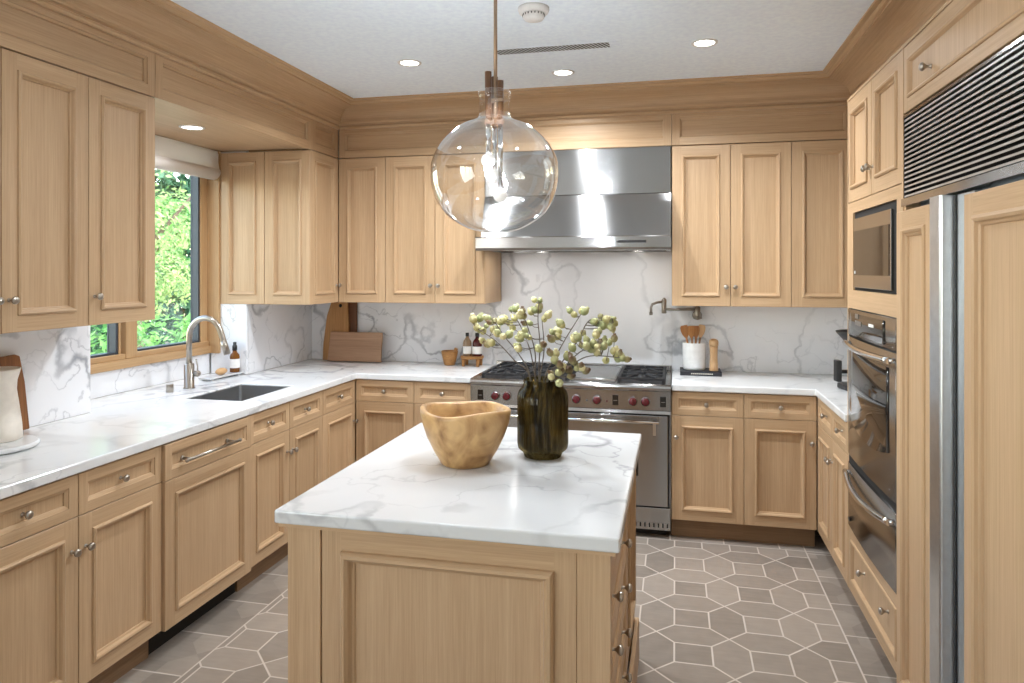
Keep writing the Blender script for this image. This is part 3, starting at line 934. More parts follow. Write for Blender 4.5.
for x in (-1.083, -1.010, -.86, -.76, -.58, -.456, -.244, -.171):
    if kr is None:
        b = MB()
        b.lathe([(.027, 0), (.027, .004), (.024, .006)], steel_m, 24, axis='y')
        b.lathe([(.0235, .004), (.0245, .012), (.0225, .026), (.017, .031), (.001, .032)], redknob_m, 24, axis='y')
        b.box(-.004, .004, -.036, -.03, -.020, .020, redknob_m)
        kr = b.build('control_knob', root, (rx(x), -.042, .811)); krm = kr.data
    else:
        o = bpy.data.objects.new('control_knob', krm); COL.objects.link(o); o.parent = root; o.location = (rx(x), -.042, .811)
for x in (-1.179, -.347, -.07):
    b = MB(); b.box(-.017, .017, -.003, .003, -.030, .030, blackglass_m); b.box(-.012, .012, -.0045, -.003, -.004, .0, steel_m); b.build('display', root, (rx(x), -.043, .814), bevel=.001)
for x, m in ((-.517, black_m), (-.398, redknob_m)):
    b = MB(); b.ball((0, 0, 0), .005, m, 10, 6); b.build('indicator', root, (rx(x), -.043, .805))
def oven_door(x0, x1, wx0, wx1):
    w = x1 - x0
    mb = MB(); mb.box(0, w, -.030, .012, 0, .535, steel_m)
    o = mb.build('oven_door', root, (x0, 0, .193), bevel=.004)
    mb = MB(); mb.box(wx0, wx1, -.0315, -.029, .170, .40, steel_m); mb.box(wx0 + .006, wx1 - .006, -.0325, -.030, .176, .394, blackglass_m); mb.build('oven_window', o)
    mb = MB()
    mb.tube([(.05, -.085, .505), (w - .05, -.085, .505)], .0105, polish_m, 14)
    for x in (.075, w - .075):
        mb.prism([(-.028, .425), (-.028, .475), (-.072, .515), (-.094, .513), (-.096, .430), (-.088, .425)], x - .009, x + .009, polish_m, 'yz')
    mb.build('handle', o)
    return o
b = MB(); b.box(.010, RW - .010, -.002, .012, .728, .741, black_m); b.box(.008, RW - .008, .0, .012, .175, .735, black_m); b.build('gap_seal', root)
oven_door(.018, .445, .10, .33)
oven_door(.457, RW - .018, .13, .58)
b = MB(); b.box(.004, RW - .004, -.022, .012, .095, .183, steel_m); b.build('kick_panel', root, bevel=.003)
b = MB()
b.box(.004, RW - .004, .004, .03, .045, .095, steel_dk)
for k in range(46):
    x = .02 + k * (RW - .04) / 45
    b.box(x - .004, x + .004, -.002, .004, .062, .086, black_m)
b.build('louver_panel', root)
b = MB(); b.box(.03, RW - .03, .06, .5, .0, .045, black_m); b.build('plinth', root)
# grates, burners and griddle
def grate(x0, x1):
    mb = MB()
    y0, y1, z = -.01, .55, .945
    for x in (x0, x1): mb.box(x - .007, x + .007, y0, y1, z - .012, z, iron_m)
    for y in (y0, (y0 + y1) / 2, y1): mb.box(x0, x1, y - .007, y + .007, z - .012, z, iron_m)
    cx = (x0 + x1) / 2
    for cyy in (y0 + .14, y1 - .14):
        for k in range(8):
            a = k * PI / 4
            d0, d1 = .035, .13
            p0 = (cx + d0 * math.cos(a), cyy + d0 * math.sin(a), z + .001); p1 = (cx + d1 * math.cos(a), cyy + d1 * math.sin(a), z - .004)
            mb.tube([p0, p1], .006, iron_m, 6)
    for x in (x0, x1):
        for y in (y0, y1): mb.box(x - .008, x + .008, y - .008, y + .008, .914, z - .006, iron_m)
    g = mb.build('burner_grate', root)
    for cyy in (y0 + .14, y1 - .14):
        mb = MB(); mb.lathe([(.055, .9145), (.055, .922), (.04, .926), (.034, .936), (.001, .938)], iron_m, 20, (cx, cyy, 0)); mb.build('burner', g)
    mb = MB(); mb.box(x0 - .012, x1 + .012, y0 - .012, y1 + .012, .9135, .9155, iron_m); mb.build('drip_tray', g)
grate(.075, .330); grate(.352, .60); grate(.915, 1.175)
b = MB(); b.box(.625, .895, -.005, .545, .914, .932, steel_m); b.box(.63, .89, .0, .54, .932, .936, steel_m); b.build('griddle_cover', root, bevel=.004)

# ------------------------------------------------------------------ hood
root = thing('range_hood', 'large stainless steel range hood over the range', 'hood', (-.62, YU, 1.709))
hx0, hx1 = -1.202 + .62, -.026 + .62
lx0, lx1 = -1.234 + .62, -.024 + .62
b = MB(); b.box(hx0, hx1, -.006, .455, .351, .636, steel_m); b.build('upper_cover', root, bevel=.002)
b = MB(); b.box(-.001, .001, -.0066, -.0055, .351, .636, steel_dk); b.build('cover_seam', root, (.34, 0, 0))
b = MB()
b.prism([(-.010, .348), (-.030, .300), (-.105, .086), (-.105, .080), (.455, .080), (.455, .348)], hx0, hx1, steel_m, 'yz')
b.build('canopy', root)
b = MB()
b.prism([(-.118, .008), (-.122, .016), (-.122, .080), (-.116, .087), (-.012, .087), (-.012, .0), (-.112, .0)], lx0, lx1, steel_m, 'yz')
b.box(hx0, hx0 + .03, -.012, .455, 0, .080, steel_m); b.box(hx1 - .03, hx1, -.012, .455, 0, .080, steel_m); b.box(hx0, hx1, .43, .455, 0, .08, steel_m)
b.build('lip', root)
b = MB(); b.box(hx0 + .03, hx1 - .03, -.012, .43, .03, .06, steel_dk)
for k in range(30):
    x = hx0 + .05 + k * (hx1 - hx0 - .1) / 29
    b.box(x - .006, x + .006, .0, .42, .02, .03, steel_dk)
b.build('baffle_filter', root)
for x in (-.36, .36):
    b = MB(); b.lathe([(.001, .027), (.034, .027), (.034, .030)], lens_m, 20, (x, .07, 0), closed=False); hl = b.build('hood_lamp', root)
    d = bpy.data.lights.new('hood_lamp_light', 'AREA'); d.shape = 'DISK'; d.size = .06; d.energy = 1.1; d.color = (1, .98, .95)
    o = bpy.data.objects.new('hood_lamp_light', d); COL.objects.link(o); o.parent = root; o.location = (x, .07, .018)
b = MB(); b.box(.275, .450, -.1235, -.121, .043, .058, black_m); b.build('control_strip', root)

# ------------------------------------------------------------------ oven tower
T0 = 3.573
root = thing('oven_tower', 'tall oak oven tower holding the microwave and wall oven', 'cabinet', (XR, T0, 0), RIGHT)
TW = .829
ZTT = 2.378
b = MB()
b.box(0, TW, .60, .64, 0, ZTT, oak_z)                                # back
b.box(0, .018, .0, .60, .115, ZTT, oak_z); b.box(TW - .018, TW, 0, .60, .115, ZTT, oak_z)      # sides
b.box(.018, TW - .018, .0205, .60, 1.893, ZTT, oak_z)                # upper box
b.box(.018, TW - .018, 0, .60, 1.843, 1.891, oak_x)                  # rails
b.box(.018, TW - .018, 0, .60, 1.412, 1.495, oak_x)
b.box(.018, .105, 0, .60, 1.495, 1.843, oak_z); b.box(.755, TW - .018, 0, .60, 1.495, 1.843, oak_z)
b.box(.018, .030, 0, .60, .41, 1.412, oak_z); b.box(.797, TW - .018, 0, .60, .41, 1.412, oak_z)
b.box(.018, TW - .018, 0.0205, .60, .115, .41, oak_z)
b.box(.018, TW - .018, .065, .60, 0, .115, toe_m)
b.box(0, TW, -.001, .02, 2.366, ZTT, oak_x)
b.build('body', root)
front(root, 'door', .006, .4145, 1.893, 2.366, knobs=[(.385, 2.005)]); front(root, 'door', .4145, .824, 1.893, 2.366, knobs=[(.444, 2.005)])
front(root, 'drawer', .02, .809, .115, .409, style=(.05, DOOR[1] and [(.05, 0), (.0515, -.004), (.058, -.006), (.064, -.003), (.067, .003), (.070, .008)]), knobs=[(.275, .285), (.62, .285)])

root = thing('microwave', 'built-in microwave with steel frame and dark glass door in the oven tower', 'microwave', (XR, T0, 1.4955), RIGHT)
b = MB(); b.box(.108, .752, .008, .45, .001, .345, dark_gap); b.build('housing', root)
b = MB(); b.box(.128, .690, -.003, .007, .013, .318, steel_dk); d = b.build('door', root, bevel=.002)
b = MB(); b.box(.140, .672, -.005, -.002, .068, .262, blackglass_m); b.build('window', d)
b = MB(); b.lathe([(.007, 0), (.007, .002)], ceramic_m, 14, (.165, -.005, .080), 'y'); b.build('emblem', d)

root = thing('wall_oven', 'stainless wall oven with bowed handle and warming drawer in the oven tower', 'oven', (XR, T0, .412), RIGHT)
def bow(x, k=.010): return -.004 - k * max(0, 1 - ((x - .4135) / .385) ** 2)
def bowed(mb, x0, x1, z0, z1, m, off=0.0, thick=.05, n=20, k=.010, zcurve=None):
    f0 = []; 
    for i in range(n + 1):
        x = x0 + (x1 - x0) * i / n
        y = bow(x, k) + off
        zz0 = z0 + (zcurve(x) if zcurve else 0)
        f0.append((x, y, zz0, z1))
    a = mb.add([p for x, y, q0, q1 in f0 for p in ((x, y, q0), (x, y, q1), (x, thick, q1), (x, thick, q0))])
    for i in range(n):
        for j in range(4):
            kk = (j + 1) % 4
            mb.face([a + 4 * i + j, a + 4 * i + kk, a + 4 * i + 4 + kk, a + 4 * i + 4 + j], m, j == 0)
    mb.face([a + j for j in (3, 2, 1, 0)], m); mb.face([a + 4 * n + j for j in range(4)], m)
O = .412
b = MB(); b.box(.031, .796, .05, .56, .003, .995, dark_gap); b.box(.031, .796, .0, .05, .003, .998, dark_gap); b.build('housing', root)
b = MB(); bowed(b, .033, .794, 1.292 - O, 1.408 - O, steel_m, k=.008); c = b.build('control_panel', root)
b = MB(); bowed(b, .085, .640, 1.303 - O, 1.394 - O, blackglass_m, off=-.0015, thick=.0, k=.008); dsp = b.build('display', c)
b = MB()
for x, z in ((.20, 1.345), (.20, 1.375), (.25, 1.345)): b.box(x, x + .055, bow(x + .03, .008) - .0035, bow(x + .03, .008) - .001, z - O, z - O + .02, steel_dk)
b.box(.43, .50, bow(.46, .008) - .0035, bow(.46, .008) - .001, 1.355 - O, 1.367 - O, label_m)
b.build('button', dsp)
b = MB(); bowed(b, .033, .794, .742 - O, 1.283 - O, steel_m); d = b.build('oven_door', root)
b = MB(); bowed(b, .115, .690, .905 - O, 1.222 - O, blackglass_m, off=-.0015, thick=.0, zcurve=lambda x: -.035 * max(0, 1 - ((x - .4) / .29) ** 2)); b.build('window', d)
def bow_handle(z, drop):
    mb = MB(); pts = []
    for i in range(17):
        t = i / 16; x = .075 + .68 * t
        pts.append((x, -.026 - .030 * math.sin(PI * t), z - O - drop * math.sin(PI * t)))
    mb.tube(pts, .0125, polish_m, 12)
    for x in (.080, .748): mb.tube([(x, .0, z - O), (x, -.028, z - O)], .010, polish_m, 10)
    return mb
bow_handle(1.255, .0).build('handle', d)
b = MB(); bowed(b, .033, .794, .416 - O, .704 - O, steel_m); d2 = b.build('warming_drawer', root)
bow_handle(.668, .018).build('handle', d2)
b = MB(); b.box(.045, .075, bow(.06) - .003, bow(.06), .440 - O, .452 - O, black_m); b.build('badge', d2)

# ------------------------------------------------------------------ refrigerator
F0 = 2.744
root = thing('refrigerator', 'built-in refrigerator with oak panelled doors and steel louvred grille', 'refrigerator', (XR, F0, 0), RIGHT)
FW = 1.245
b = MB()
b.box(.0, .018, .004, .62, 0, 2.125, oak_z); b.box(FW - .018, FW, .004, .62, 0, 2.125, oak_z)
b.box(.018, FW - .018, .05, .62, .10, 2.125, blue_pl)
b.box(.018, FW - .018, .09, .62, 0, .10, black_m)
b.build('body', root)
b = MB()
b.box(.020, FW - .020, .030, .05, 1.815, 2.120, dark_gap)
for k in range(17):
    z = 1.838 + k * .0165
    b.prism([(-.002, z), (-.002, z + .0062), (.028, z + .0165), (.028, z + .011)], .022, FW - .022, slat_m, 'yz')
b.box(.020, FW - .02, -.006, .05, 2.113, 2.122, steel_m)
b.box(.020, FW - .02, -.012, .05, 1.806, 1.832, steel_m)
b.box(.016, .023, -.004, .05, 1.806, 2.122, steel_m)
b.build('grille', root)
def fridge_door(x0, x1, hinge):
    mb = MB(); front_mesh(mb, x1 - x0, 1.788 - .105, (.060, [(.060, 0), (.0612, -.005), (.069, -.008), (.077, -.004), (.080, .004), (.087, .008), (.089, .014)]), th=.030)
    return mb.build('door', root, (x0, -.022, .105), fixn=False)
fridge_door(.002, .358, 0)
fridge_door(.602, FW, 1)
# steel pull profiles between the doors
b = MB()
b.prism([(.373, .04), (.373, -.030), (.379, -.036), (.459, -.036), (.465, -.030), (.465, .04)], .105, 1.803, recess_m, 'xy')
b.build('handle_profile', root, bevel=.002)
b = MB(); b.box(.359, .373, -.008, .04, .105, 1.800, black_m); b.build('door_seal', root)
b = MB(); b.box(.466, .478, .0, .04, .105, 1.800, black_m); b.build('door_seal', root)
b = MB(); b.box(.478, .600, .004, .04, .105, 1.800, recess_m); b.build('pull_recess', root)
# cabinet above it
root = thing('bridge_cabinet', 'wide oak cabinet with lift-up door above the refrigerator grille', 'cabinet', (XR, F0, 2.126), RIGHT, 'oak wall cabinets')
b = MB(); b.box(0, FW, .0205, .62, 0, ZTT - 2.126, oak_z); b.box(0, FW, -.001, .02, .24, ZTT - 2.126, oak_x); b.build('body', root)
front(root, 'door', .004, FW - .004, .006, .239, style=(.045, [(.045, 0), (.0465, -.004), (.053, -.006), (.059, -.003), (.062, .003), (.065, .008)]), knobs=[(.255, .105), (FW - .255, .105)])

# ------------------------------------------------------------------ island
IX0, IX1, IY0, IY1 = -1.070, -.161, 1.820, 2.930
root = thing('kitchen_island', 'freestanding oak kitchen island with panelled front and knobbed drawers', 'island', (IX0, IY0, 0))
IW, ID = IX1 - IX0, IY1 - IY0
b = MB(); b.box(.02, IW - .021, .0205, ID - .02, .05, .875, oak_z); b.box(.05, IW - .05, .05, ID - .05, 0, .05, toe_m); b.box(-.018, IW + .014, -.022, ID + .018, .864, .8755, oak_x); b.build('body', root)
b = MB()
for x0, x1, y0, y1 in ((0, .100, 0, .100), (IW - .100, IW, 0, .022), (0, .1, ID - .1, ID), (IW - .1, IW, ID - .022, ID)):
    pass
b.box(0, .101, -.004, .10, .0, .864, oak_z); b.build('corner_post', root, bevel=.002)
b = MB(); b.box(IW - .086, IW, 0, .022, .0, .864, oak_z); b.build('corner_post', root, bevel=.001)
b = MB(); b.box(0, .1, ID - .1, ID, .0, .864, oak_z); b.build('corner_post', root, bevel=.002)
ISL = (.060, [(.060, 0), (.061, -.010), (.067, -.018), (.076, -.019), (.084, -.010), (.087, -.001), (.090, .004), (.096, .007), (.098, .012)])
b = MB(); front_mesh(b, IW - .189, .862, ISL); b.build('front_panel', root, (.102, .002, .001), fixn=False)
b = MB(); front_mesh(b, ID - .204, .862, ISL); b.build('side_panel', root, (.002, ID - .102, .001), (0, 0, -PI / 2), fixn=False)
b = MB(); front_mesh(b, IW - .102, .862, ISL); b.build('back_panel', root, (IW - .001, ID - .002, .001), (0, 0, PI), fixn=False)
# drawer side, faces +x
b = MB(); b.box(IW - .0205, IW - .018, .022, ID - .022, .115, .864, oak_z); b.box(IW - .0205, IW, .022, .61, .785, .864, oak_y); b.box(IW - .0205, IW, .022, .61, .05, .207, oak_y); b.box(IW - .0205, IW, .61, .625, .05, .864, oak_z)
b.build('side_frame', root)
for k in range(4):
    z0 = .210 + k * .1433
    front(root, 'drawer', .022, .610, z0, z0 + .1433, style=(.026, [(.026, 0), (.028, .002), (.033, .004), (.036, .008)]), loc=(IW, 0, 0), rot=LEFT, knobs=[(.095, z0 + .0717), (.475, z0 + .0717)])
front(root, 'door', .626, ID - .022, .21, .864, loc=(IW, 0, 0), rot=LEFT)
b = MB()
b.grid_slab([-.017, .0, IW, IW + .017], [-.017, 0, ID, ID + .017], lambda x, y: not (0 < x < IW and 0 < y < ID), 0, .165, oak_y)
b.build('plinth', root, bevel=.004)
b = MB(); b.box(-1.095, -.135, 1.785, 2.960, .876, ZT, marble_isl)
tag(b.build('island_countertop', bevel=.006, seg=3), 'white marble slab with grey veins on top of the island', 'countertop', 'marble countertops')

# ------------------------------------------------------------------ bowl on the island
b = MB(); n = 64
BC = (-.712, 2.372, ZT)
def rad(a, t):
    w = 1 + (.045 * math.cos(2 * a + .2) + .016 * math.cos(3 * a + 1.0) + .008 * math.cos(5 * a)) * t
    return w
outer = []
hh = .192
def rimz(a): return hh + .004 * math.cos(2 * a + .4) + .005 * math.cos(3 * a + 2.6)
rings = []
for t, r in ((0, .070), (.0, .080), (.02, .084), (.25, .110), (.5, .132), (.75, .147), (.93, .152), (.985, .1515), (1.0, .147)):
    rings.append(b.add([(r * rad(2 * PI * i / n, t) * math.cos(2 * PI * i / n), r * rad(2 * PI * i / n, t) * math.sin(2 * PI * i / n), t * rimz(2 * PI * i / n) ) for i in range(n)]))
for t, r in ((1.0, .138), (.97, .132), (.75, .125), (.5, .108), (.25, .085), (.12, .055), (.10, .004)):
    rings.append(b.add([(r * rad(2 * PI * i / n, t) * math.cos(2 * PI * i / n), r * rad(2 * PI * i / n, t) * math.sin(2 * PI * i / n), t * rimz(2 * PI * i / n)) for i in range(n)]))
for a, c in zip(rings, rings[1:]):
    for i in range(n):
        j = (i + 1) % n; b.face([a + i, a + j, c + j, c + i], bowl_m, True)
b.face([rings[0] + i for i in reversed(range(n))], bowl_m); b.face([rings[-1] + i for i in range(n)], bowl_m)
tag(b.build('wooden_bowl', None, BC), 'large carved teak root bowl with wavy rim on the island', 'bowl')

# ------------------------------------------------------------------ vase and branches
VC = (-.466, 2.520, ZT)
b = MB(); n = 160
prof = [(.058, 0), (.066, .002), (.069, .010), (.072, .018), (.088, .032), (.0915, .05), (.0915, .215), (.087, .235), (.074, .252), (.070, .262), (.0715, .276), (.069, .278), (.066, .274), (.066, .262), (.070, .25), (.083, .232), (.0875, .21), (.0875, .05), (.07, .03), (.002, .028)]
b.lathe(prof, vase_m, n, closed=False, wob=lambda a, h: 1 + (.009 * math.cos(40 * a) if .03 < h < .24 else 0))
b.face(list(range(n))[::-1], vase_m)
tag(b.build('ribbed_vase', None, VC), 'dark olive ribbed glass vase on the island', 'vase')

TH = math.radians(-12.961); FPX = 709.555
def px3(u, v, y):
    a = (u - 512) / FPX
    d = Vector((math.sin(TH) + a * math.cos(TH), math.cos(TH) - a * math.sin(TH), -(v - 270.423) / FPX))
    return Vector((0, 0, 1.584)) + d * (y / d[1])
pods_me = []
for k, pm in enumerate(pod_mats):
    b = MB()
    b.lathe([(.001, -.0140), (.005, -.0130), (.0105, -.0075), (.0130, 0), (.0118, .007), (.0080, .0125), (.0050, .0145), (.0062, .0185), (.0015, .0155)], pm, 12, wob=lambda a, h: 1 + .06 * math.cos(5 * a))
    o = b.build('seed_pod'); pods_me.append(o.data); bpy.data.objects.remove(o)
BR = [
 ('lowest branch arching over toward the small bottles', [(535, 386), (515, 361), (497, 342), (475, 327)], .03, [(75, 165), (115, 160), (150, 205), (185, 225), (180, 300), (130, 290), (95, 215)]),
 ('second branch on the bottle side, bending beside the cooktop', [(537, 386), (520, 356), (505, 337), (495, 322)], -.03, [(195, 175), (245, 265), (215, 240), (170, 185)]),
 ('branch with pods just below the hood edge, left of the tallest', [(540, 386), (530, 350), (520, 325), (511, 312)], .05, [(255, 160), (290, 110), (300, 215), (310, 160), (245, 170)]),
 ('short leafy-looking branch in the thick middle of the bunch', [(541, 386), (535, 352), (528, 328), (522, 312)], -.05, [(355, 120), (350, 260), (330, 320), (370, 230), (365, 150)]),
 ('tallest upright branch topped by a cream pod', [(543, 386), (540, 345), (538, 320), (539, 300)], .0, [(455, 60), (450, 95), (405, 125), (425, 115), (400, 190)]),
 ('upright branch ending in one round cream pod', [(545, 386), (544, 350), (542, 320)], -.06, [(480, 165), (475, 310), (395, 270)]),
 ('branch forking to a pair of green pods against the backsplash', [(546, 386), (555, 358), (566, 338), (581, 314)], .02, [(695, 120), (650, 140), (580, 200), (525, 240), (555, 265)]),
 ('high branch curving over toward the pot filler', [(548, 386), (562, 362), (578, 340), (590, 320), (612, 318)], .05, [(760, 180), (800, 150), (800, 190), (860, 170), (880, 190), (870, 220), (700, 245), (830, 165)]),
 ('dense middle branch reaching over the griddle cover', [(548, 388), (565, 366), (580, 352), (598, 343)], -.04, [(650, 280), (720, 285), (690, 315), (640, 330), (775, 255), (720, 315), (760, 310), (670, 270)]),
 ('longest branch drooping toward the burner grate by the crock', [(549, 388), (570, 366), (590, 356), (622, 358)], .02, [(800, 310), (850, 300), (870, 350), (910, 360), (890, 375), (950, 395), (830, 400), (780, 360), (820, 320)]),
 ('short branch with brown-tipped pods above the vase shoulder', [(548, 390), (560, 374), (580, 369)], -.05, [(610, 380), (620, 455), (690, 430), (715, 460), (640, 400)]),
 ('lowest drooping pods hanging over the vase rim', [(547, 392), (555, 376), (562, 376)], -.075, [(540, 400), (575, 460), (520, 495), (565, 530), (625, 490), (545, 365)]),
]
RB = random.Random(3)
for bi, (desc, path, dy, pods) in enumerate(BR):
    ytop = 2.52 + dy
    foot = Vector((VC[0] + RB.uniform(-.035, .035), VC[1] + RB.uniform(-.03, .03), ZT + .035))
    neck = Vector((VC[0] + (bi - 5.5) * .009, VC[1] + dy * .5, ZT + .277))
    root = thing('pod_branch', desc + ' in the vase', 'branch', foot, 0, 'dried pod branches in the vase')
    P3 = [foot, neck] + [px3(u, v, 2.52 + dy * (k + 1) / len(path)) for k, (u, v) in enumerate(path[1:])]
    mb = MB()
    # smooth the stem
    sm = []
    for i in range(len(P3) - 1):
        p0 = P3[max(i - 1, 0)]; p1 = P3[i]; p2 = P3[i + 1]; p3 = P3[min(i + 2, len(P3) - 1)]
        for k in range(6):
            t = k / 6
            sm.append(.5 * ((2 * p1) + (p2 - p0) * t + (2 * p0 - 5 * p1 + 4 * p2 - p3) * t * t + (3 * p1 - p0 - 3 * p2 + p3) * t ** 3))
    sm.append(P3[-1])
    mb.tube([p - foot for p in sm], [.0032 - .0017 * i / len(sm) for i in range(len(sm))], stem_m, 6)
    podp = []
    pods = pods + [(X + RB.uniform(-34, 34), Y + RB.uniform(-26, 30)) for X, Y in pods if RB.random() < .85]
    for X, Y in pods:
        c = px3(460 + X / 5.69, 290 + Y / 5.69, ytop + RB.uniform(-.03, .03))
        cand = [p for p in sm[6:]]
        q = min(cand, key=lambda p: (p - c).length + (.06 if p.z > c.z else 0))
        dirv = (c - q)
        if dirv.length < .01: dirv = Vector((0, 0, 1))
        dirn = (dirv.normalized() + Vector((0, 0, .35))).normalized()
        mid = (q + c) / 2 + Vector((0, 0, -.006))
        mb.tube([q - foot, mid - foot, c - dirn * .012 - foot], .0013, stem_m, 5)
        podp.append((c, dirn))
    mb.build('stem', root, fixn=False)
    for c, dirn in podp:
        k = RB.choice([0, 0, 1, 1, 2]) if bi < 10 else RB.choice([0, 1, 2, 2])
        o = bpy.data.objects.new('seed_pod', pods_me[k]); COL.objects.link(o); o.parent = root
        o.location = c - foot; o.rotation_mode = 'QUATERNION'; o.rotation_quaternion = dirn.to_track_quat('Z', 'Y')
        s = RB.uniform(.75, 1.2); o.scale = (s, s, s)

# ------------------------------------------------------------------ pendant
PC = (-.608, 2.375)
root = thing('pendant_light', 'clear blown glass jug pendant with three slim rods above the island', 'pendant lamp', (PC[0], PC[1], 1.713))
b = MB()
CP = [(.001, 0), (.060, .006), (.111, .024), (.1715, .066), (.2085, .128), (.2215, .196), (.2150, .252), (.1830, .312), (.1270, .364), (.088, .382), (.062, .394), (.0545, .408), (.0535, .425), (.0535, .462), (.0568, .472), (.056, .486), (.0535, .490)]
prof = []
for i in range(len(CP) - 1):
    p0 = Vector(CP[max(i - 1, 0)]); p1 = Vector(CP[i]); p2 = Vector(CP[i + 1]); p3 = Vector(CP[min(i + 2, len(CP) - 1)])
    for k in range(4):
        t = k / 4
        q = .5 * ((2 * p1) + (p2 - p0) * t + (2 * p0 - 5 * p1 + 4 * p2 - p3) * t * t + (3 * p1 - p0 - 3 * p2 + p3) * t ** 3)
        prof.append((max(.001, q.x), q.y))
prof.append(CP[-1])
b.lathe(prof, globe_glass, 64, closed=False)
b.build('glass_shade', root, fixn=True)
for i, (dx, dy, ztop, zbulb) in enumerate(((-.020, -.012, .555, .250), (-.006, .022, .545, .198), (.020, .0, .525, .130))):
    b = MB()
    b.lathe([(.0115, .375), (.0115, ztop), (.001, ztop + .001)], pendant_wood, 16, (dx, dy, 0))
    st = b.build('socket_rod', root)
    b = MB(); b.tube([(dx, dy, .376), (dx, dy, zbulb + .015)], .0085, chrome_m, 12); b.build('tube', st)
    b = MB(); b.ball((dx, dy, zbulb), .0245, bulb_m, 20, 12); b.build('bulb', st)
    d = bpy.data.lights.new('pendant_bulb_lamp', 'POINT'); d.energy = 32; d.color = (.86, .93, 1); d.shadow_soft_size = .027
    o = bpy.data.objects.new('pendant_bulb_lamp', d); COL.objects.link(o); o.parent = root; o.location = (dx, dy, zbulb)
b = MB()
b.tube([(.002, .003, .40), (.002, .003, ZC - 1.713)], .0062, rod_m, 12)
b.build('hanging_rod', root)
b = MB(); b.box(-.03, .03, -.014, .024, .452, .462, rod_m); b.box(-.054, .054, -.004, .004, .455, .461, rod_m); b.build('bracket', root)
b = MB(); b.lathe([(.065, ZC - 1.713 - .025), (.065, ZC - 1.7135)], rod_m, 28); b.build('ceiling_rose', root)

# ------------------------------------------------------------------ ceiling fittings
def downlight(label, x, y, z, power, r=.048, spread=150):
    root = thing('recessed_light', label, 'ceiling light', (x, y, z), 0, 'recessed downlights')
    mb = MB(); mb.lathe([(r + .016, -.0005), (r + .016, -.004), (r + .002, -.006), (r, -.001)], plastic_w, 28, closed=False); mb.build('trim_ring', root)
    mb = MB(); mb.lathe([(.001, -.0025), (r, -.0025), (r, -.001)], lens_m, 28, closed=False); mb.build('lens', root)
    d = bpy.data.lights.new('downlight_lamp', 'AREA'); d.shape = 'DISK'; d.size = r * 1.9; d.energy = power; d.color = (.90, .95, 1); d.spread = math.radians(spread)
    o = bpy.data.objects.new('downlight_lamp', d); COL.objects.link(o); o.parent = root; o.location = (0, 0, -.009)
PW = 15.5
downlight('round ceiling downlight beside the crown above the sink-side corner', -1.385, 3.575, ZC, PW)
downlight('round ceiling downlight in front of the hood', -.614, 3.945, ZC, PW)
downlight('round ceiling downlight nearest the oven tower', .139, 3.584, ZC, PW)
downlight('round downlight in the oak soffit over the sink', -2.543, 3.346, 2.358, 5, .05)
for k, (x, y) in enumerate(((-1.385, 1.9), (.139, 1.9), (-1.385, .2), (.139, .2), (-1.385, -1.5), (.139, -1.5))):
    PB = (4.2, 1.2, .3, .3, .3, .3)[k]
    downlight(('round ceiling downlight over the aisle by the sink run', 'round ceiling downlight over the aisle by the refrigerator', 'downlight above the camera, sink side', 'downlight above the camera, refrigerator side', 'rear downlight, sink side', 'rear downlight, refrigerator side')[k], x, y, ZC, PB)
root = thing('air_vent', 'long slot air vent in the ceiling', 'vent', (-.60, 3.505, ZC))
b = MB(); b.box(-.345, .345, -.056, .056, -.003, -.0005, white_m); b.build('frame', root)
b = MB(); b.box(-.285, .285, -.038, .038, -.0036, -.0028, black_m)
for k in range(32):
    x = -.31 + k * .019
    xa, xb = max(-.285, x), min(.285, x + .024)
    b.prism([(x - .003, -.038), (x + .0015, -.038), (x + .0355, .038), (x + .031, .038)], -.0041, -.0035, white_m, 'xy')
b.build('grille', root)
root = thing('smoke_detector', 'round white smoke detector on the ceiling', 'smoke detector', (-.585, 2.95, ZC))
b = MB(); b.lathe([(.066, -.0005), (.066, -.012), (.062, -.022), (.050, -.026)], plastic_w, 32); b.build('base', root)
b = MB(); b.lathe([(.047, -.026), (.046, -.042), (.040, -.050), (.001, -.052)], plastic_w, 32); 
b.build('cap', root)
b = MB()
for k in range(20):
    a = 2 * PI * k / 20
    b.ball((.0465 * math.cos(a), .0465 * math.sin(a), -.033), .005, black_m, 6, 4, (.5, .5, 1))
b.build('vent_slots', root)

# ------------------------------------------------------------------ pot filler
root = thing('pot_filler', 'aged bronze folding pot filler tap on the backsplash beside the hood', 'faucet', (.142, 4.909, 1.285))
b = MB(); b.lathe([(.032, 0), (.032, .006), (.024, .012), (.014, .016), (.014, .105)], bronze_m, 20, axis='y'); b.build('wall_mount', root)
b = MB(); b.lathe([(.016, -.022), (.018, -.018), (.018, .058), (.012, .064), (.005, .07)], bronze_m, 16, (0, -.105, 0)); b.tube([(-.028, -.118, -.012), (.028, -.118, -.012)], .005, bronze_m, 8); b.ball((0, -.122, -.012), .013, bronze_m, 12, 8); b.build('valve', root)
b = MB(); b.tube([(0, -.105, .042), (-.215, -.105, .042)], .0085, bronze_m, 12)
b.lathe([(.014, .015), (.016, .02), (.016, .105), (.010, .112), (.006, .118)], bronze_m, 16, (-.215, -.105, 0)); b.build('arm', root)
b = MB(); b.tube([(-.215, -.105, .092), (-.26, -.125, .087), (-.290, -.135, .075), (-.298, -.138, .055), (-.298, -.138, .020)], .0085, bronze_m, 12)
b.lathe([(.011, .005), (.011, .022)], bronze_m, 12, (-.298, -.138, 0)); b.build('spout', root)

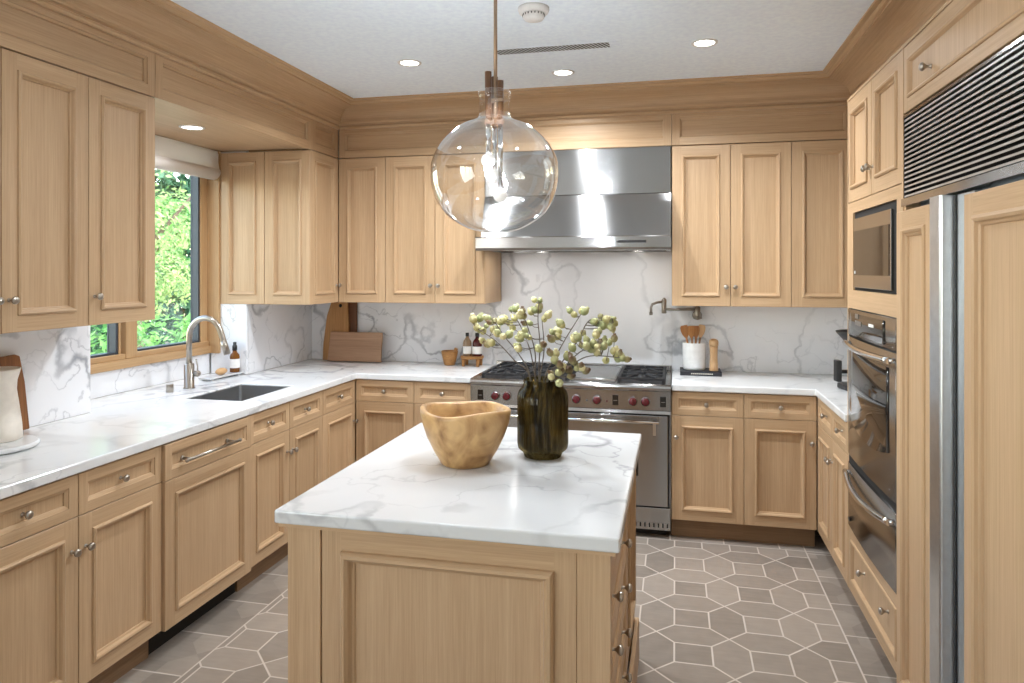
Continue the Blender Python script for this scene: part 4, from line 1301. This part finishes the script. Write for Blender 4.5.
# ------------------------------------------------------------------ crock, mill, book
BKX, BKY = .158, 4.76
root = thing('cookbook', 'dark covered book lying flat under the utensil crock', 'book', (BKX, BKY, ZT))
b = MB(); b.box(-.128, .128, -.10, .10, 0, .003, book_m); b.box(-.128, .128, -.10, .10, .023, .026, book_m); b.box(-.128, .128, -.103, -.099, 0, .026, book_m); b.build('cover', root)
b = MB(); b.box(-.123, .123, -.098, .095, .003, .023, pages_m); b.build('pages', root)
b = MB()
for k in range(11):
    x = -.06 + k * .0125
    b.box(x, x + .008, -.1038, -.1030, .010, .017, pages_m)
b.build('spine_lettering', root)
root = thing('utensil_crock', 'white ceramic crock full of wooden utensils beside the range', 'crock', (.120, 4.77, ZT + .0265))
b = MB(); b.lathe([(.064, 0), (.070, .004), (.0735, .02), (.0745, .170), (.073, .175), (.0685, .172), (.067, .02), (.002, .012)], ceramic_m, 32, closed=False); b.face(list(range(32))[::-1], ceramic_m)
b.build('pot', root)
SP = [('wooden_spatula', 'broad brown wooden spatula leaning toward the range in the white crock', (-.030, -.02), (-.066, -.01, .285), .027),
      ('wooden_spoon', 'dark wooden spoon in the middle of the white crock', (-.004, -.032), (-.022, -.03, .285), .024),
      ('slotted_spatula', 'slotted wooden spatula in the white crock', (.018, -.034), (.012, -.02, .285), .022),
      ('pale_wooden_spoon', 'pale round wooden spoon leaning toward the pepper mill in the white crock', (.03, -.01), (.050, .0, .290), .024)]
for nm, lb, (bx, by), tip, wd in SP:
    foot = Vector((.120 + bx * .3, 4.77 + by * .3, ZT + .0400)); tp = Vector((.120 + tip[0], 4.77 + tip[1], ZT + .0265 + tip[2]))
    root = thing(nm, lb, 'utensil', foot, 0, 'wooden utensils in the crock')
    d = tp - foot; ux = Vector((0, -1, 0)).cross(d.normalized()).normalized() * -1
    b = MB(); b.tube([(0, 0, 0), d * .70], .006, spoon_m, 8); b.build('handle', root)
    b = MB()
    L0 = d * .70; pts = []
    outline = [(0, .25), (.15, .55), (.35, .85), (.6, 1), (.85, .95), (1, .7)]
    k0 = len(b.v)
    for t, ww in outline:
        c = L0 + d * .30 * t
        for sgn in (-1, 1):
            for th in (-.004, .004):
                p = c + ux * sgn * wd * ww + Vector((0, th, 0)); b.add([p])
    for i in range(len(outline) - 1):
        o_ = k0 + 4 * i
        for q in ((0, 2, 6, 4), (1, 5, 7, 3), (0, 4, 5, 1), (2, 3, 7, 6)): b.face([o_ + j for j in q], spoon_m if nm != 'pale_wooden_spoon' else beech_m)
    b.face([k0, k0 + 1, k0 + 3, k0 + 2], spoon_m); e_ = k0 + 4 * (len(outline) - 1); b.face([e_, e_ + 2, e_ + 3, e_ + 1], spoon_m)
    b.build('head', root, bevel=.002)
root = thing('pepper_mill', 'tall beech pepper mill standing on the dark book', 'pepper mill', (.240, 4.725, ZT + .0265))
b = MB(); b.lathe([(.027, 0), (.028, .004), (.026, .03), (.0235, .09), (.025, .14), (.027, .158)], beech_m, 24); b.build('body', root)
b = MB(); b.lathe([(.024, .159), (.029, .163), (.030, .185), (.026, .198), (.012, .205), (.001, .206)], beech_m, 24); b.build('head', root)

# ------------------------------------------------------------------ boards, mortar, bottles on a riser
def board(name, label, outline, th, m, loc, tilt, rotz=0, hole=None, cat='cutting board'):
    root = thing(name, label, cat, loc, rotz, 'cutting boards')
    mb = MB(); mb.prism(outline, -th, 0, m, 'xz')
    o = mb.build('plank', root, rot=(tilt, 0, 0), bevel=.004)
    if hole:
        mb = MB(); mb.lathe([(.013, 0), (.011, .0012), (.001, .0013)], dark_gap, 16, (hole[0], -th, hole[1]), 'y'); mb.build('hanging_hole', o)
    return root
board('cutting_board', 'tall light wood paddle board leaning in the back corner', [(0, 0), (.19, 0), (.20, .12), (.200, .26), (.185, .435), (.055, .435), (.022, .33), (0, .12)], .018, boardA_m, (-2.560, 4.850, ZT + .002), math.radians(-4.3), hole=(.13, .405))
board('cutting_board', 'tall dark walnut board behind the pale paddle board', [(0, 0), (.175, 0), (.17, .43), (.03, .43)], .016, boardB_m, (-2.480, 4.886, ZT + .002), math.radians(-2.2))
board('cutting_board', 'wide weathered wooden board leaning in front of the tall boards', [(0, 0), (.42, 0), (.42, .215), (.01, .215)], .02, boardC_m, (-2.497, 4.806, ZT + .003), math.radians(-8))
root = thing('mortar', 'small carved wooden mortar cup on the back counter', 'mortar', (-1.558, 4.80, ZT))
b = MB(); b.lathe([(.034, 0), (.038, .003), (.046, .03), (.060, .095), (.060, .101), (.054, .101), (.042, .04), (.002, .02)], acacia_m, 24, closed=False, wob=lambda a, h: 1 + .02 * math.cos(8 * a)); b.face(list(range(24))[::-1], acacia_m)
b.build('cup', root)
b = MB(); b.tube([(.01, -.01, .03), (.05, .0, .12)], [.010, .013], acacia_m, 10)
tag(b.build('pestle', None, (-1.558, 4.80, ZT)), 'wooden pestle resting in the small mortar cup', 'pestle')
root = thing('wooden_riser', 'small wooden stand carrying two bottles beside the range', 'stand', (-1.392, 4.80, ZT))
b = MB(); b.lathe([(.078, .052), (.082, .054), (.082, .068), (.078, .071)], acacia_m, 28); b.build('top', root)
for x, y in ((-.052, -.042), (.052, -.042), (-.052, .042), (.052, .042)):
    b = MB(); b.lathe([(.011, 0), (.013, .053)], acacia_m, 12, (x, y, 0)); b.build('leg', root)
def bottle(label, x, y, m, h, r):
    root = thing('bottle', label, 'bottle', (x, y, ZT + .0715), 0, 'bottles on the wooden stand')
    mb = MB(); mb.lathe([(r * .95, 0), (r, .004), (r, h * .55), (r * .9, h * .64), (r * .4, h * .78), (r * .33, h * .86)], m, 22); mb.build('body', root)
    mb = MB(); mb.lathe([(r + .0006, h * .10), (r + .0006, h * .42)], label_m, 22, closed=False); mb.build('label', root)
    mb = MB(); mb.lathe([(r * .42, h * .85), (r * .42, h), (r * .3, h + .001)], black_m, 16); mb.build('cap', root)
bottle('pale oil bottle with white label on the wooden stand', -1.425, 4.79, pale_m, .160, .030)
bottle('dark red bottle with white label on the wooden stand', -1.352, 4.79, darkred_m, .160, .034)

# ------------------------------------------------------------------ pitcher, marble board, brown board at the sink end
root = thing('cake_board', 'round white marble board on the counter end under the pitcher', 'board', (-2.495, 2.155, ZT))
b = MB(); b.lathe([(.130, 0), (.148, .006), (.151, .014), (.148, .020), (.142, .022)], marble_top, 48); b.build('slab', root)
root = thing('pitcher', 'white ceramic pitcher with flared rim on the marble board', 'pitcher', (-2.53, 2.20, ZT + .0225))
b = MB(); b.lathe([(.080, 0), (.086, .004), (.083, .06), (.073, .14), (.066, .19), (.068, .225), (.078, .262), (.080, .270), (.077, .271), (.064, .225), (.061, .19), (.070, .10), (.075, .02), (.002, .012)], cream_m, 40, closed=False); b.face(list(range(40))[::-1], cream_m)
b.build('body', root)
b = MB()
b.tube([(0, -.066, .225), (0, -.105, .235), (0, -.130, .19), (0, -.120, .12), (0, -.078, .075)], [.010, .010, .011, .010, .009], cream_m, 10)
b.build('handle', root)
root = thing('brown_board', 'grained brown wooden board leaning on the backsplash behind the pitcher', 'cutting board', (-2.664, 2.455, ZT + .003), LEFT, 'cutting boards')
b = MB(); b.prism([(0, 0), (-.30, 0), (-.30, .31), (-.05, .318), (-.030, .31), (-.012, .20)], -.018, 0, boardD_m, 'xz'); b.build('plank', root, rot=(math.radians(-3.4), 0, 0), bevel=.004)

# ------------------------------------------------------------------ dark appliance on the far counter beside the tower
root = thing('countertop_appliance', 'black countertop appliance half hidden behind the oven tower', 'appliance', (1.06, 4.34, ZT), math.radians(10))
b = MB(); b.prism(rr(-.15, .20, -.10, .10, .05), 0, .03, black_m, 'xy'); b.build('base', root, bevel=.006)
b = MB(); b.prism(rr(.09, .19, -.06, .06, .03), .03, .24, black_m, 'xy'); b.build('column', root, bevel=.01)
b = MB(); b.lathe([(.012, .215), (.05, .225), (.10, .262), (.148, .318), (.152, .326), (.146, .327), (.09, .275), (.002, .235)], black_m, 36, (-.02, 0, 0), closed=False); b.face([0], black_m) if 0 else None
b.build('tray', root)
b = MB(); b.prism(rr(-.185, -.155, -.03, .03, .012), .045, .165, black_m, 'xy'); b.tube([(-.17, 0, .10), (-.05, 0, .10), (.1, 0, .10)], .012, black_m, 8); b.build('grip', root, bevel=.006)

# ------------------------------------------------------------------ garden outside the sink window
b = MB(); b.box(-26, -3.25, -6, 26, -.6, -.5, ground_m); struct(b.build('ground'))
RT = random.Random(11)
def leaf_cloud(mb, lobes, count, size, m):
    for _ in range(count):
        c, r = RT.choice(lobes)
        while True:
            d = Vector((RT.uniform(-1, 1), RT.uniform(-1, 1), RT.uniform(-1, 1)))
            if .05 < d.length <= 1: break
        d = d.normalized() * (d.length ** .35)
        p = Vector((c[0] + d.x * r[0], c[1] + d.y * r[1], c[2] + d.z * r[2]))
        nrm = (d + Vector((RT.uniform(-.9, .9), RT.uniform(-.9, .9), RT.uniform(-.3, 1.1)))).normalized()
        t = nrm.orthogonal().normalized(); t.rotate(Matrix.Rotation(RT.uniform(0, 6.28), 3, nrm)); w = nrm.cross(t)
        s = size * RT.uniform(.7, 1.35)
        q = mb.add([p - t * s, p + w * s * .45 + nrm * s * .1, p + t * s, p - w * s * .45 + nrm * s * .1])
        mb.face([q, q + 1, q + 2, q + 3], m)
def tree(name, label, cat, base, lobes, count, size, m, trunk=None, branches=()):
    root = thing(name, label, cat, base, 0, 'trees and shrubs outside the window')
    mb = MB(); leaf_cloud(mb, lobes, count, size, m); mb.build('crown', root, fixn=False)
    if trunk:
        mb = MB(); mb.tube([(0, 0, 0), (trunk[0] * .4, trunk[1] * .5, trunk[2] * .5), trunk], [.11, .08, .05], trunk_m, 10)
        for br in branches: mb.tube([tuple(x * .7 for x in trunk), br], [.04, .012], trunk_m, 6)
        mb.build('trunk', root)
    return root
tree('garden_tree', 'bright green leafy tree filling the upper part of the window', 'tree', (-6.6, 7.6, -.5),
     [((0, 0, 3.2), (1.5, 1.5, .55)), ((.3, -.6, 2.5), (.8, .9, .35)), ((-.2, .7, 2.75), (.9, .9, .4)), ((0, 0, 3.9), (1.4, 1.5, .6))], 2900, .040, leaf_bright, (0, .1, 3.2), [(.7, -.5, 3.0), (-.4, .8, 3.1), (.5, .6, 3.2)])
tree('garden_shrub', 'pale green shrub low outside the window', 'shrub', (-5.4, 6.7, -.5),
     [((0, 0, 1.1), (.7, .9, .5)), ((.2, .6, 1.3), (.5, .5, .35)), ((-.1, -.8, 1.25), (.5, .6, .4))], 2200, .045, leaf_mid, (0, 0, 1.0))
tree('garden_shrub', 'yellow-green sunlit shrub in the middle of the garden view', 'shrub', (-9.0, 10.4, -.5),
     [((0, 0, 1.7), (.8, 1.0, .5)), ((.2, -.7, 1.9), (.6, .7, .35)), ((0, .7, 2.0), (.6, .7, .4))], 2400, .05, leaf_bright, (0, 0, 1.6))
tree('garden_tree', 'dark blue-green tree deep behind the bright leaves', 'tree', (-14.5, 16.6, -.5),
     [((0, 0, 2.4), (1.4, 4.0, 2.6)), ((.2, -2.6, 2.2), (1.2, 2.4, 2.6)), ((.2, 2.8, 2.4), (1.2, 2.4, 2.6)), ((0, 0, 5.4), (1.4, 4.4, 2.0))], 11000, .17, leaf_dark, (0, 0, 3))
tree('garden_tree', 'darker mid-distance tree between the shrubs', 'tree', (-11.0, 12.4, -.5),
     [((0, 0, 2.2), (.8, 1.6, .9)), ((0, -1.2, 2.7), (.8, 1.0, .6)), ((0, 1.2, 3.1), (.8, 1.0, .6))], 4200, .085, leaf_mid, (0, 0, 2.2), [(.4, -.9, 2.6), (.3, .9, 2.9)])
